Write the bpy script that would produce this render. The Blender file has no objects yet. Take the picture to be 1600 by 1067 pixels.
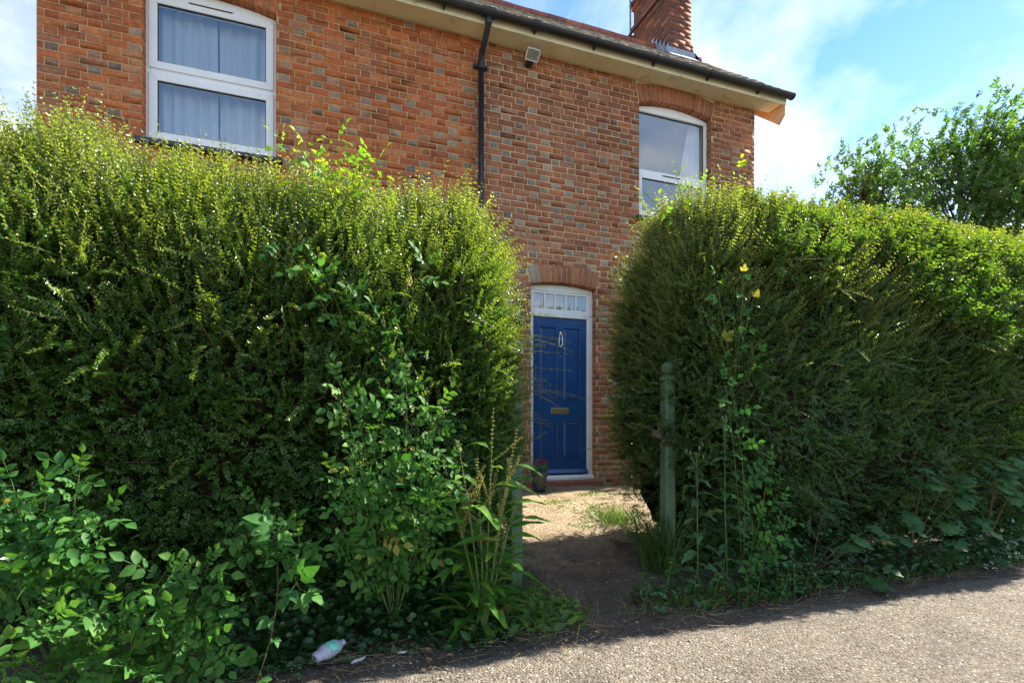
import bpy, math
import numpy as np
from mathutils import Vector, Matrix

R = math.radians
scene = bpy.context.scene
col = scene.collection

# ------------------------------------------------------------------ camera
YAW = 20.06
cam_d = bpy.data.cameras.new('camera')
cam_d.sensor_width = 36.0
cam_d.lens = 18.9
cam_d.shift_y = 0.0822
cam_d.clip_start = 0.05
cam_d.clip_end = 3000
cam = bpy.data.objects.new('camera', cam_d)
col.objects.link(cam)
cam.location = (0.0, -6.23, 1.2)
cam.rotation_euler = (R(90), 0, R(-YAW))
scene.camera = cam

# ------------------------------------------------------------------ sky and sun
SUN = Vector((1.18, 0.19, 1.0)).normalized()          # towards the sun
elev = math.asin(SUN.z)
world = bpy.data.worlds.new('World')
scene.world = world
world.use_nodes = True
wt = world.node_tree
for n in list(wt.nodes):
    wt.nodes.remove(n)


def nd(nt, typ, **kw):
    n = nt.nodes.new(typ)
    for k, v in kw.items():
        if k.startswith('i_'):
            n.inputs[int(k[2:])].default_value = v
        else:
            setattr(n, k, v)
    return n


def lk(nt, a, b):
    nt.links.new(a, b)


def mth(nt, op, a=None, b=None, clamp=False):
    n = nt.nodes.new('ShaderNodeMath')
    n.operation = op
    n.use_clamp = clamp
    for i, v in enumerate((a, b)):
        if v is None:
            continue
        if isinstance(v, (int, float)):
            n.inputs[i].default_value = v
        else:
            nt.links.new(v, n.inputs[i])
    return n.outputs[0]


def ramp(nt, fac, stops, interp='LINEAR'):
    n = nt.nodes.new('ShaderNodeValToRGB')
    cr = n.color_ramp
    cr.interpolation = interp
    while len(cr.elements) < len(stops):
        cr.elements.new(0.5)
    for e, (p, c) in zip(cr.elements, stops):
        e.position = p
        e.color = (c[0], c[1], c[2], 1) if len(c) == 3 else c
    nt.links.new(fac, n.inputs[0])
    return n.outputs[0]


def mixc(nt, fac, a, b, blend='MIX'):
    n = nt.nodes.new('ShaderNodeMix')
    n.data_type = 'RGBA'
    n.blend_type = blend
    for i, v in ((0, fac), (6, a), (7, b)):
        if isinstance(v, (int, float)):
            n.inputs[i].default_value = v
        elif isinstance(v, tuple):
            n.inputs[i].default_value = (v[0], v[1], v[2], 1)
        else:
            nt.links.new(v, n.inputs[i])
    return n.outputs[2]


def noise(nt, vec, scale, detail=4, rough=0.55, dist=0.0):
    n = nt.nodes.new('ShaderNodeTexNoise')
    n.inputs['Scale'].default_value = scale
    n.inputs['Detail'].default_value = detail
    n.inputs['Roughness'].default_value = rough
    n.inputs['Distortion'].default_value = dist
    if vec is not None:
        nt.links.new(vec, n.inputs['Vector'])
    return n.outputs[0]


sky = nd(wt, 'ShaderNodeTexSky', sky_type='NISHITA', sun_disc=False)
sky.sun_elevation = elev
sky.sun_rotation = math.atan2(SUN.x, SUN.y)
sky.air_density = 1.0
sky.dust_density = 0.05
sky.ozone_density = 2.0
tc = nd(wt, 'ShaderNodeTexCoord')
sep = nd(wt, 'ShaderNodeSeparateXYZ')
lk(wt, tc.outputs['Generated'], sep.inputs[0])
zz = mth(wt, 'ADD', mth(wt, 'MAXIMUM', sep.outputs[2], 0.0), 0.22)
comb = nd(wt, 'ShaderNodeCombineXYZ')
lk(wt, mth(wt, 'DIVIDE', sep.outputs[0], zz), comb.inputs[0])
lk(wt, mth(wt, 'DIVIDE', sep.outputs[1], zz), comb.inputs[1])
comb.inputs[2].default_value = 5.5
cl = noise(wt, comb.outputs[0], 1.5, 7, 0.56, 0.25)
cloud = ramp(wt, cl, [(0.42, (0, 0, 0)), (0.54, (0.35, 0.35, 0.35)), (0.68, (0.92, 0.92, 0.92))])
hz = mth(wt, 'MULTIPLY', mth(wt, 'SUBTRACT', 1.0, mth(wt, 'MULTIPLY', mth(wt, 'MAXIMUM', sep.outputs[2], 0.0), 1.9), True), 0.30)
cfac = mth(wt, 'MAXIMUM', mth(wt, 'MULTIPLY', cloud, 1.0), hz)
hsv = nd(wt, 'ShaderNodeHueSaturation')
hsv.inputs['Saturation'].default_value = 1.2
hsv.inputs['Value'].default_value = 0.78
lk(wt, sky.outputs[0], hsv.inputs['Color'])
skyc = mixc(wt, cfac, hsv.outputs[0], (4.9, 4.8, 4.65))
bg = nd(wt, 'ShaderNodeBackground')
bg.inputs[1].default_value = 0.1
lk(wt, skyc, bg.inputs[0])
wo = nd(wt, 'ShaderNodeOutputWorld')
lk(wt, bg.outputs[0], wo.inputs[0])

sun_d = bpy.data.lights.new('sun', 'SUN')
sun_d.energy = 4.8
sun_d.angle = R(0.53)
sun_d.color = (1.0, 0.93, 0.82)
sun = bpy.data.objects.new('sun', sun_d)
col.objects.link(sun)
sun.rotation_euler = (-SUN).to_track_quat('-Z', 'Y').to_euler()

vs = scene.view_settings
vs.view_transform = 'Standard'
vs.look = 'None'
vs.exposure = 1.95
vs.gamma = 1.0
scene.render.engine = 'CYCLES'
scene.cycles.use_denoising = True
scene.cycles.max_bounces = 8
scene.cycles.diffuse_bounces = 4
scene.cycles.glossy_bounces = 3
scene.cycles.transmission_bounces = 4
scene.cycles.transparent_max_bounces = 8
scene.cycles.sample_clamp_indirect = 6

rng = np.random.default_rng(11)


# ------------------------------------------------------------------ helpers: objects
def wloc(o):
    v = Vector((0, 0, 0))
    while o is not None:
        v = v + o.location
        o = o.parent
    return v


def tag(o, label=None, cat=None, group=None, kind=None):
    if label:
        o['label'] = label
    if cat:
        o['category'] = cat
    if group:
        o['group'] = group
    if kind:
        o['kind'] = kind
    return o


def empty(name, loc, label=None, cat=None, group=None, parent=None):
    o = bpy.data.objects.new(name, None)
    o.empty_display_size = 0.1
    col.objects.link(o)
    o.parent = parent
    o.location = Vector(loc) - (wloc(parent) if parent else Vector((0, 0, 0)))
    return tag(o, label, cat, group)


def np_mesh(name, V, F, mat, attrs=None, smooth=False):
    """V (n,3); F (m,k) faces of one size, or a list of such arrays"""
    me = bpy.data.meshes.new(name)
    V = np.ascontiguousarray(V, dtype=np.float32)
    Fs = F if isinstance(F, list) else [F]
    Fs = [np.asarray(f, dtype=np.int32) for f in Fs if len(f)]
    me.vertices.add(len(V))
    me.vertices.foreach_set('co', V.ravel())
    nl = sum(f.size for f in Fs)
    nf = sum(len(f) for f in Fs)
    me.loops.add(nl)
    me.loops.foreach_set('vertex_index', np.concatenate([f.ravel() for f in Fs]))
    me.polygons.add(nf)
    starts = []
    o = 0
    for f in Fs:
        starts.append(o + np.arange(len(f), dtype=np.int32) * f.shape[1])
        o += f.size
    me.polygons.foreach_set('loop_start', np.concatenate(starts).astype(np.int32))
    me.update(calc_edges=True)
    if attrs:
        for k, (typ, dom, arr) in attrs.items():
            a = me.attributes.new(k, typ, dom)
            a.data.foreach_set('color' if typ == 'FLOAT_COLOR' else 'value', np.ascontiguousarray(arr, dtype=np.float32).ravel())
    if smooth:
        me.polygons.foreach_set('use_smooth', np.ones(nf, dtype=bool))
    if mat is not None:
        me.materials.append(mat)
    return me


def link_mesh(name, me, parent=None, origin=None):
    o = bpy.data.objects.new(name, me)
    col.objects.link(o)
    o.parent = parent
    if origin is not None:
        o.location = Vector(origin) - (wloc(parent) if parent else Vector((0, 0, 0)))
    return o


class MB:
    """collects simple solids in world coordinates; build() links them as one mesh object"""

    def __init__(self):
        self.v = []
        self.f = []

    def add(self, vs_, fs_):
        o = len(self.v)
        self.v += [tuple(p) for p in vs_]
        self.f += [tuple(i + o for i in f) for f in fs_]
        return self

    def box(self, x0, x1, y0, y1, z0, z1):
        v = [(x, y, z) for z in (z0, z1) for y in (y0, y1) for x in (x0, x1)]
        return self.add(v, [(0, 2, 3, 1), (4, 5, 7, 6), (0, 1, 5, 4), (2, 6, 7, 3), (0, 4, 6, 2), (1, 3, 7, 5)])

    def prism(self, poly, a0, a1, axis='y'):
        """poly: (p,q) points; axis y -> (x,z), x -> (y,z), z -> (x,y)"""
        n = len(poly)
        mk = {'y': lambda p, q, a: (p, a, q), 'x': lambda p, q, a: (a, p, q), 'z': lambda p, q, a: (p, q, a)}[axis]
        v = [mk(p, q, a0) for p, q in poly] + [mk(p, q, a1) for p, q in poly]
        f = [tuple(range(n))[::-1], tuple(range(n, 2 * n))]
        f += [(i, (i + 1) % n, (i + 1) % n + n, i + n) for i in range(n)]
        return self.add(v, f)

    def tube(self, pts, r, seg=10, caps=True):
        pts = [Vector(p) for p in pts]
        n = len(pts)
        rs = r if isinstance(r, (list, tuple)) else [r] * n
        v = []
        up = None
        for i, p in enumerate(pts):
            t = (pts[min(i + 1, n - 1)] - pts[max(i - 1, 0)])
            t = t.normalized() if t.length > 1e-9 else Vector((0, 0, 1))
            if up is None:
                a = Vector((0, 0, 1)) if abs(t.z) < 0.9 else Vector((0, 1, 0))
                up = (a - t * a.dot(t)).normalized()
            else:
                up = (up - t * up.dot(t))
                up = up.normalized() if up.length > 1e-6 else Vector((1, 0, 0))
            s = t.cross(up)
            for k in range(seg):
                an = 2 * math.pi * k / seg
                v.append(p + (up * math.cos(an) + s * math.sin(an)) * rs[i])
        f = []
        for i in range(n - 1):
            for k in range(seg):
                a, b = i * seg + k, i * seg + (k + 1) % seg
                f.append((a, b, b + seg, a + seg))
        if caps:
            f.append(tuple(range(seg))[::-1])
            f.append(tuple(range((n - 1) * seg, n * seg)))
        return self.add(v, f)

    def lathe(self, c, prof, seg=20, squash=1.0):
        """prof: (radius, z) from bottom to top about a vertical axis at c"""
        v, f = [], []
        for r_, z in prof:
            for k in range(seg):
                an = 2 * math.pi * k / seg
                v.append((c[0] + r_ * math.cos(an), c[1] + r_ * math.sin(an) * squash, c[2] + z))
        for i in range(len(prof) - 1):
            for k in range(seg):
                a, b = i * seg + k, i * seg + (k + 1) % seg
                f.append((a, b, b + seg, a + seg))
        f.append(tuple(range(seg))[::-1])
        f.append(tuple(range((len(prof) - 1) * seg, len(prof) * seg)))
        return self.add(v, f)

    def build(self, name, mat, parent=None, origin=None, bevel=0.0, smooth=False):
        if origin is None:
            origin = wloc(parent) if parent else Vector((0, 0, 0))
        origin = Vector(origin)
        me = bpy.data.meshes.new(name)
        me.from_pydata([tuple(Vector(p) - origin) for p in self.v], [], self.f)
        me.materials.append(mat)
        if smooth:
            me.polygons.foreach_set('use_smooth', [True] * len(me.polygons))
        me.update()
        o = link_mesh(name, me, parent, origin)
        if bevel:
            b = o.modifiers.new('bevel', 'BEVEL')
            b.width = bevel
            b.segments = 2
            b.limit_method = 'ANGLE'
            b.angle_limit = R(40)
        return o


def sines(seed, k=10):
    r = np.random.default_rng(seed)
    d = r.normal(size=(k, 3))
    d /= np.linalg.norm(d, axis=1)[:, None]
    ph = r.uniform(0, 6.283, k)
    fr = r.uniform(0.6, 1.6, k)

    def fn(p, scale):
        q = np.asarray(p, dtype=np.float64) * (6.283 / scale)
        return np.sin(q @ (d * fr[:, None]).T + ph).sum(axis=1) / math.sqrt(k)
    return fn


def unit(a):
    return a / np.maximum(np.linalg.norm(a, axis=-1, keepdims=True), 1e-9)


# ------------------------------------------------------------------ materials
def base_mat(name):
    m = bpy.data.materials.new(name)
    m.use_nodes = True
    nt = m.node_tree
    p = nt.nodes['Principled BSDF']
    return m, nt, p


def simple(name, c, rough=0.6, metal=0.0, var=0.12, scale=14.0, bump=0.0, spec=0.5, wear=None):
    m, nt, p = base_mat(name)
    g = nd(nt, 'ShaderNodeNewGeometry')
    nz = noise(nt, g.outputs['Position'], scale, 5, 0.6)
    k = ramp(nt, nz, [(0.25, (1 - var * 2,) * 3), (0.75, (1 + var,) * 3)])
    c_ = mixc(nt, 1.0, c, k, 'MULTIPLY')
    if wear:
        n2 = noise(nt, g.outputs['Position'], wear[1], 8, 0.7)
        c_ = mixc(nt, ramp(nt, n2, [(wear[2], (0, 0, 0)), (wear[2] + 0.1, (1, 1, 1))]), c_, wear[0])
    lk(nt, c_, p.inputs['Base Color'])
    p.inputs['Roughness'].default_value = rough
    p.inputs['Metallic'].default_value = metal
    p.inputs['Specular IOR Level'].default_value = spec
    if bump:
        b = nd(nt, 'ShaderNodeBump')
        b.inputs['Strength'].default_value = bump
        b.inputs['Distance'].default_value = 0.004
        lk(nt, noise(nt, g.outputs['Position'], scale * 6, 6, 0.65), b.inputs['Height'])
        lk(nt, b.outputs[0], p.inputs['Normal'])
    return m


def brick_mat():
    m, nt, p = base_mat('brick_clay')
    at = nd(nt, 'ShaderNodeAttribute', attribute_name='bcol')
    g = nd(nt, 'ShaderNodeNewGeometry')
    pos = g.outputs['Position']
    n1 = noise(nt, pos, 30, 9, 0.78)
    c = mixc(nt, 1.0, at.outputs['Color'], ramp(nt, n1, [(0.28, (0.45, 0.42, 0.42)), (0.5, (1, 1, 1)), (0.72, (1.4, 1.32, 1.25))]), 'MULTIPLY')
    # lime bloom and soot, with shapes of their own
    n2 = noise(nt, pos, 14, 9, 0.78)
    c = mixc(nt, ramp(nt, n2, [(0.54, (0, 0, 0)), (0.68, (0.6, 0.6, 0.6))]), c, (0.46, 0.35, 0.25))
    n3 = noise(nt, pos, 3.1, 8, 0.7)
    c = mixc(nt, ramp(nt, n3, [(0.52, (0, 0, 0)), (0.72, (0.6, 0.6, 0.6))]), c, (0.14, 0.08, 0.06))
    n4 = noise(nt, pos, 0.9, 5, 0.6)
    c = mixc(nt, 1.0, c, ramp(nt, n4, [(0.3, (0.80, 0.78, 0.76)), (0.7, (1.14, 1.12, 1.08))]), 'MULTIPLY')
    lk(nt, c, p.inputs['Base Color'])
    p.inputs['Roughness'].default_value = 0.85
    p.inputs['Specular IOR Level'].default_value = 0.25
    b = nd(nt, 'ShaderNodeBump')
    b.inputs['Strength'].default_value = 0.5
    b.inputs['Distance'].default_value = 0.004
    lk(nt, noise(nt, pos, 90, 6, 0.7), b.inputs['Height'])
    lk(nt, b.outputs[0], p.inputs['Normal'])
    return m


def leaf_mat(name, dark, mid, light, young, rough=0.42, trans=0.32, obj=False, vein=0.0):
    rough = max(rough, 0.58) if obj else rough
    """t: each leaf's own green; a: how young the leaf is"""
    m, nt, p = base_mat(name)
    if obj:
        oi = nd(nt, 'ShaderNodeObjectInfo')
        tt = oi.outputs['Random']
    else:
        tt = nd(nt, 'ShaderNodeAttribute', attribute_name='t').outputs['Fac']
    c = ramp(nt, tt, [(0.0, dark), (0.5, mid), (0.93, light), (0.975, light), (1.0, (0.34, 0.27, 0.06))] if obj else [(0.0, dark), (0.5, mid), (1.0, light)])
    if not obj:
        aa = nd(nt, 'ShaderNodeAttribute', attribute_name='a').outputs['Fac']
        c = mixc(nt, aa, c, young)
    if vein or obj:
        tcn = nd(nt, 'ShaderNodeTexCoord')
        nz = noise(nt, tcn.outputs['Object'], 45, 4, 0.6)
        c = mixc(nt, 1.0, c, ramp(nt, nz, [(0.3, (0.72, 0.76, 0.7)), (0.7, (1.2, 1.16, 1.1))]), 'MULTIPLY')
        sp = nd(nt, 'ShaderNodeAttribute', attribute_name='rib').outputs['Fac']
        c = mixc(nt, mth(nt, 'MULTIPLY', sp, 0.45), c, young)
    lk(nt, c, p.inputs['Base Color'])
    p.inputs['Roughness'].default_value = rough
    p.inputs['Specular IOR Level'].default_value = 0.2 if obj else 0.55
    tr = nd(nt, 'ShaderNodeBsdfTranslucent')
    tcol = mixc(nt, 1.0, c, (1.7, 1.75, 0.55), 'MULTIPLY')
    lk(nt, tcol, tr.inputs[0])
    ms = nd(nt, 'ShaderNodeMixShader')
    ms.inputs[0].default_value = trans
    out = nt.nodes['Material Output']
    lk(nt, p.outputs[0], ms.inputs[1])
    lk(nt, tr.outputs[0], ms.inputs[2])
    lk(nt, ms.outputs[0], out.inputs[0])
    return m


def glass_mat():
    m, nt, p = base_mat('window_glass')
    nt.nodes.remove(p)
    tr = nd(nt, 'ShaderNodeBsdfTransparent')
    tr.inputs[0].default_value = (0.93, 0.95, 0.96, 1)
    gl = nd(nt, 'ShaderNodeBsdfGlossy')
    gl.inputs['Roughness'].default_value = 0.02
    gl.inputs[0].default_value = (0.95, 0.97, 1.0, 1)
    g = nd(nt, 'ShaderNodeNewGeometry')
    b = nd(nt, 'ShaderNodeBump')
    b.inputs['Strength'].default_value = 0.08
    b.inputs['Distance'].default_value = 0.02
    lk(nt, noise(nt, g.outputs['Position'], 2.5, 1), b.inputs['Height'])
    lk(nt, b.outputs[0], gl.inputs['Normal'])
    fr = nd(nt, 'ShaderNodeLayerWeight')
    fr.inputs[0].default_value = 0.5
    ms = nd(nt, 'ShaderNodeMixShader')
    lk(nt, mth(nt, 'ADD', mth(nt, 'MULTIPLY', mth(nt, 'POWER', fr.outputs['Facing'], 3.0), 0.6), 0.13, True), ms.inputs[0])
    lk(nt, tr.outputs[0], ms.inputs[1])
    lk(nt, gl.outputs[0], ms.inputs[2])
    lk(nt, ms.outputs[0], nt.nodes['Material Output'].inputs[0])
    return m


def cloth_mat(name, c, trans=0.5):
    m, nt, p = base_mat(name)
    p.inputs['Base Color'].default_value = (*c, 1)
    p.inputs['Roughness'].default_value = 0.9
    tr = nd(nt, 'ShaderNodeBsdfTranslucent')
    tr.inputs[0].default_value = (*c, 1)
    ms = nd(nt, 'ShaderNodeMixShader')
    ms.inputs[0].default_value = trans
    lk(nt, p.outputs[0], ms.inputs[1])
    lk(nt, tr.outputs[0], ms.inputs[2])
    lk(nt, ms.outputs[0], nt.nodes['Material Output'].inputs[0])
    return m


def ground_mat(name, c_lo, c_hi, stone, scale, moss=None, patch=None, bump=0.8, thin=None):  # thin: dark colour for shade painted in towards the gateway
    m, nt, p = base_mat(name)
    g = nd(nt, 'ShaderNodeNewGeometry')
    pos = g.outputs['Position']
    vo = nd(nt, 'ShaderNodeTexVoronoi')
    vo.inputs['Scale'].default_value = scale
    lk(nt, pos, vo.inputs['Vector'])
    vb = nd(nt, 'ShaderNodeSeparateColor')
    lk(nt, vo.outputs['Color'], vb.inputs[0])
    c = ramp(nt, vb.outputs[0], [(0.0, c_lo), (0.55, c_hi), (0.93, c_hi), (1.0, stone)])
    c = mixc(nt, 1.0, c, ramp(nt, noise(nt, pos, 2.2, 7, 0.65), [(0.3, (0.72, 0.71, 0.70)), (0.7, (1.18, 1.17, 1.15))]), 'MULTIPLY')
    c = mixc(nt, 1.0, c, ramp(nt, noise(nt, pos, 60, 4, 0.7), [(0.3, (0.7, 0.7, 0.7)), (0.7, (1.25, 1.25, 1.25))]), 'MULTIPLY')
    if patch:
        c = mixc(nt, ramp(nt, noise(nt, pos, patch[1], 6, 0.65), [(patch[2], (0, 0, 0)), (patch[2] + 0.12, (0.85, 0.85, 0.85))]), c, patch[0])
    if moss:
        c = mixc(nt, ramp(nt, noise(nt, pos, moss[1], 7, 0.7), [(moss[2], (0, 0, 0)), (moss[2] + 0.09, (0.8, 0.8, 0.8))]), c, moss[0])
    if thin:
        # hedge shade painted into the path: darker earth colour mixed in towards the gateway
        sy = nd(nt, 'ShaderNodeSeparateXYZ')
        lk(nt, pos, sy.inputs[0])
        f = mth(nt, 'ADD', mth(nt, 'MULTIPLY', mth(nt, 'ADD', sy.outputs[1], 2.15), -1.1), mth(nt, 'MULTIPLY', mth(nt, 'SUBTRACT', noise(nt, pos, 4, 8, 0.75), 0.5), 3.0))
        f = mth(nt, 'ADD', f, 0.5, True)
        e_ = ramp(nt, vb.outputs[1], [(0.0, tuple(v * 0.6 for v in thin)), (0.7, tuple(v * 1.15 for v in thin)), (0.95, tuple(v * 1.25 for v in thin)), (1.0, tuple(v * 2.6 for v in thin))])  # thin: dark colour of the painted gateway shade
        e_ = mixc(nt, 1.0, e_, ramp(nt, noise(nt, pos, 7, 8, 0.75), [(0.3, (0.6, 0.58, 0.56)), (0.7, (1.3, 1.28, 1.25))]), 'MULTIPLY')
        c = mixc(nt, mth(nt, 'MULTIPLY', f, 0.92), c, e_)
    lk(nt, c, p.inputs['Base Color'])
    p.inputs['Roughness'].default_value = 0.92
    p.inputs['Specular IOR Level'].default_value = 0.2
    b = nd(nt, 'ShaderNodeBump')
    b.inputs['Strength'].default_value = bump
    b.inputs['Distance'].default_value = 0.012
    h = mth(nt, 'ADD', mth(nt, 'MULTIPLY', vo.outputs['Distance'], -1.2), noise(nt, pos, 45, 5, 0.7))
    lk(nt, h, b.inputs['Height'])
    lk(nt, b.outputs[0], p.inputs['Normal'])
    return m


M = {}
M['brick'] = brick_mat()
M['mortar_l'] = simple('lime_mortar_buff', (0.60, 0.41, 0.20), 0.95, var=0.25, scale=20, bump=0.6, spec=0.1)
M['mortar_r'] = simple('lime_mortar_pale', (0.74, 0.54, 0.29), 0.95, var=0.2, scale=20, bump=0.6, spec=0.1)
M['mortar_dark'] = simple('sooty_mortar', (0.22, 0.15, 0.10), 0.95, var=0.25, scale=20, bump=0.6, spec=0.1)
M['upvc'] = simple('white_plastic', (0.87, 0.87, 0.86), 0.35, var=0.03, scale=5, wear=((0.62, 0.62, 0.58), 7, 0.68))
M['white_paint'] = simple('white_gloss_paint', (0.86, 0.85, 0.82), 0.4, var=0.05, scale=8, wear=((0.55, 0.53, 0.47), 11, 0.66))
M['cream_paint'] = simple('cream_soffit_paint', (0.82, 0.75, 0.52), 0.6, var=0.08, scale=3, wear=((0.52, 0.50, 0.30), 5, 0.58))
M['warm_lit_board'] = simple('weathered_board_warm_light', (0.62, 0.40, 0.22), 0.7, var=0.2, scale=7, wear=((0.7, 0.62, 0.5), 9, 0.6))  # orange of warm light on the boards is put into their colour
M['black_plastic'] = simple('black_plastic', (0.018, 0.018, 0.022), 0.32, var=0.2, scale=6, wear=((0.06, 0.06, 0.065), 5, 0.6))
M['gasket'] = simple('black_gasket', (0.01, 0.01, 0.012), 0.6)
M['blue_door'] = simple('royal_blue_gloss_paint', (0.018, 0.080, 0.25), 0.28, var=0.10, scale=3, bump=0.06)
M['brass'] = simple('aged_brass', (0.60, 0.50, 0.28), 0.38, metal=0.85, var=0.15, scale=30)
M['chrome'] = simple('dull_chrome', (0.75, 0.73, 0.70), 0.25, metal=1.0, var=0.1, scale=30)
M['lead'] = simple('lead_flashing', (0.34, 0.37, 0.44), 0.6, metal=0.2, var=0.15, scale=12)
M['steel'] = simple('grey_steel', (0.30, 0.30, 0.32), 0.45, metal=0.8)
M['terracotta'] = simple('red_terracotta', (0.36, 0.12, 0.07), 0.8, var=0.2, scale=18, bump=0.4)
M['step_tile'] = simple('red_quarry_tile', (0.40, 0.13, 0.09), 0.7, var=0.2, scale=12, bump=0.3)
M['slate_sill'] = simple('dark_sill', (0.05, 0.05, 0.06), 0.55, var=0.2)
M['green_post'] = simple('green_flaking_paint', (0.088, 0.150, 0.085), 0.6, var=0.2, scale=10, bump=0.5, wear=((0.15, 0.12, 0.08), 16, 0.60))
M['rust'] = simple('rusty_iron', (0.10, 0.045, 0.03), 0.8, var=0.3, scale=25, bump=0.5)
M['old_wood'] = simple('weathered_wood', (0.13, 0.09, 0.06), 0.85, var=0.3, scale=25, bump=0.4)
M['room_white'] = simple('white_emulsion', (0.80, 0.79, 0.78), 0.9, var=0.03)
M['room_floor'] = simple('carpet', (0.25, 0.22, 0.20), 0.95)
M['glass'] = glass_mat()
M['net'] = cloth_mat('white_net_cloth', (0.95, 0.95, 0.95), 0.35)
M['net_thin'] = cloth_mat('grey_net_cloth', (0.62, 0.64, 0.66), 0.45)
M['white_metal'] = simple('white_enamel', (0.72, 0.73, 0.74), 0.4, wear=((0.45, 0.44, 0.40), 30, 0.62))
M['lamp_glass'] = simple('ribbed_lamp_glass', (0.30, 0.29, 0.22), 0.25, var=0.3, scale=40)
M['plaque'] = simple('white_enamel_plaque', (0.75, 0.76, 0.78), 0.3)
M['plaque_ink'] = simple('blue_enamel_ink', (0.03, 0.04, 0.14), 0.4)
M['pot'] = simple('blue_grey_glazed_pot', (0.035, 0.055, 0.065), 0.35, var=0.2)
M['soil'] = simple('dark_soil', (0.035, 0.025, 0.018), 0.95, var=0.3, bump=0.6)
M['roof_tile'] = None
M['twig'] = simple('hedge_twig_bark', (0.085, 0.052, 0.035), 0.85, var=0.3, scale=30)
M['red_stem'] = simple('red_brown_young_stem', (0.17, 0.10, 0.045), 0.6, var=0.25, scale=20)
M['green_stem'] = simple('green_stem', (0.11, 0.17, 0.045), 0.55, var=0.2, scale=20)
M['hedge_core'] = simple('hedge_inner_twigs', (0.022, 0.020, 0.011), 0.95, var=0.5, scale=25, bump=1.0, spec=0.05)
M['bark'] = simple('grey_bark', (0.14, 0.11, 0.08), 0.9, var=0.3, scale=12, bump=0.6)
M['straw'] = simple('dry_straw', (0.36, 0.26, 0.14), 0.8, var=0.3, scale=40)
M['dead_leaf'] = simple('dead_brown_leaf', (0.26, 0.13, 0.055), 0.8, var=0.35, scale=30)
M['seed'] = leaf_mat('dock_seed', (0.24, 0.24, 0.06), (0.32, 0.32, 0.08), (0.36, 0.32, 0.10), (0.38, 0.26, 0.10), 0.7, 0.25)
M['red_petal'] = simple('dark_red_petal', (0.50, 0.012, 0.018), 0.6, var=0.3, scale=60)
M['yellow_petal'] = simple('yellow_petal', (0.60, 0.36, 0.05), 0.6, var=0.3, scale=60)
M['white_petal'] = simple('white_petal', (0.80, 0.80, 0.82), 0.6, var=0.08, scale=60)
M['stone'] = simple('pale_grit', (0.40, 0.36, 0.31), 0.9, var=0.45, scale=23, bump=0.3)

M['nitida'] = leaf_mat('small_hedge_leaf', (0.030, 0.085, 0.017), (0.060, 0.145, 0.026), (0.115, 0.21, 0.038), (0.36, 0.38, 0.07), 0.30, 0.40)
M['nitida2'] = leaf_mat('small_hedge_leaf_blue', (0.027, 0.072, 0.020), (0.054, 0.122, 0.030), (0.10, 0.18, 0.040), (0.34, 0.35, 0.08), 0.30, 0.40)
M['thicket'] = leaf_mat('bramble_thicket_leaf', (0.03, 0.085, 0.014), (0.065, 0.15, 0.022), (0.14, 0.22, 0.03), (0.33, 0.29, 0.03), 0.4, 0.36)
M['tree_leaf'] = leaf_mat('tree_leaf', (0.026, 0.080, 0.018), (0.054, 0.135, 0.028), (0.105, 0.20, 0.038), (0.16, 0.25, 0.05), 0.42, 0.40)
M['rose_leaf'] = leaf_mat('rose_leaf', (0.035, 0.12, 0.030), (0.055, 0.17, 0.035), (0.095, 0.23, 0.040), (0.20, 0.32, 0.08), 0.40, 0.34, obj=True)
M['dusky_leaf'] = leaf_mat('dusky_rose_leaf', (0.040, 0.125, 0.026), (0.062, 0.17, 0.034), (0.105, 0.225, 0.042), (0.18, 0.28, 0.08), 0.42, 0.36, obj=True)
M['lime_leaf'] = leaf_mat('lime_bramble_leaf', (0.10, 0.24, 0.02), (0.16, 0.30, 0.02), (0.26, 0.36, 0.03), (0.34, 0.42, 0.07), 0.42, 0.42, obj=True)
M['dock_leaf'] = leaf_mat('dock_leaf', (0.045, 0.14, 0.022), (0.075, 0.19, 0.028), (0.12, 0.24, 0.035), (0.24, 0.34, 0.08), 0.38, 0.38, obj=True)
M['syc_leaf'] = leaf_mat('sycamore_leaf', (0.030, 0.090, 0.034), (0.045, 0.12, 0.045), (0.075, 0.16, 0.055), (0.14, 0.22, 0.10), 0.36, 0.32, obj=True)
M['nettle_leaf'] = leaf_mat('nettle_leaf', (0.025, 0.085, 0.020), (0.045, 0.13, 0.025), (0.085, 0.18, 0.03), (0.14, 0.22, 0.06), 0.5, 0.32, obj=True)
M['thistle_leaf'] = leaf_mat('sow_thistle_leaf', (0.05, 0.12, 0.055), (0.075, 0.16, 0.07), (0.10, 0.19, 0.085), (0.2, 0.3, 0.15), 0.5, 0.3, obj=True)
M['ivy_leaf'] = leaf_mat('ivy_leaf', (0.010, 0.040, 0.012), (0.020, 0.065, 0.018), (0.045, 0.12, 0.028), (0.10, 0.2, 0.05), 0.35, 0.22)
M['grass'] = leaf_mat('grass_blade', (0.030, 0.085, 0.018), (0.060, 0.15, 0.025), (0.13, 0.22, 0.035), (0.30, 0.27, 0.09), 0.5, 0.38)
M['weed'] = leaf_mat('low_weed_leaf', (0.035, 0.11, 0.018), (0.075, 0.18, 0.025), (0.15, 0.26, 0.03), (0.30, 0.32, 0.04), 0.5, 0.38)

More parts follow.
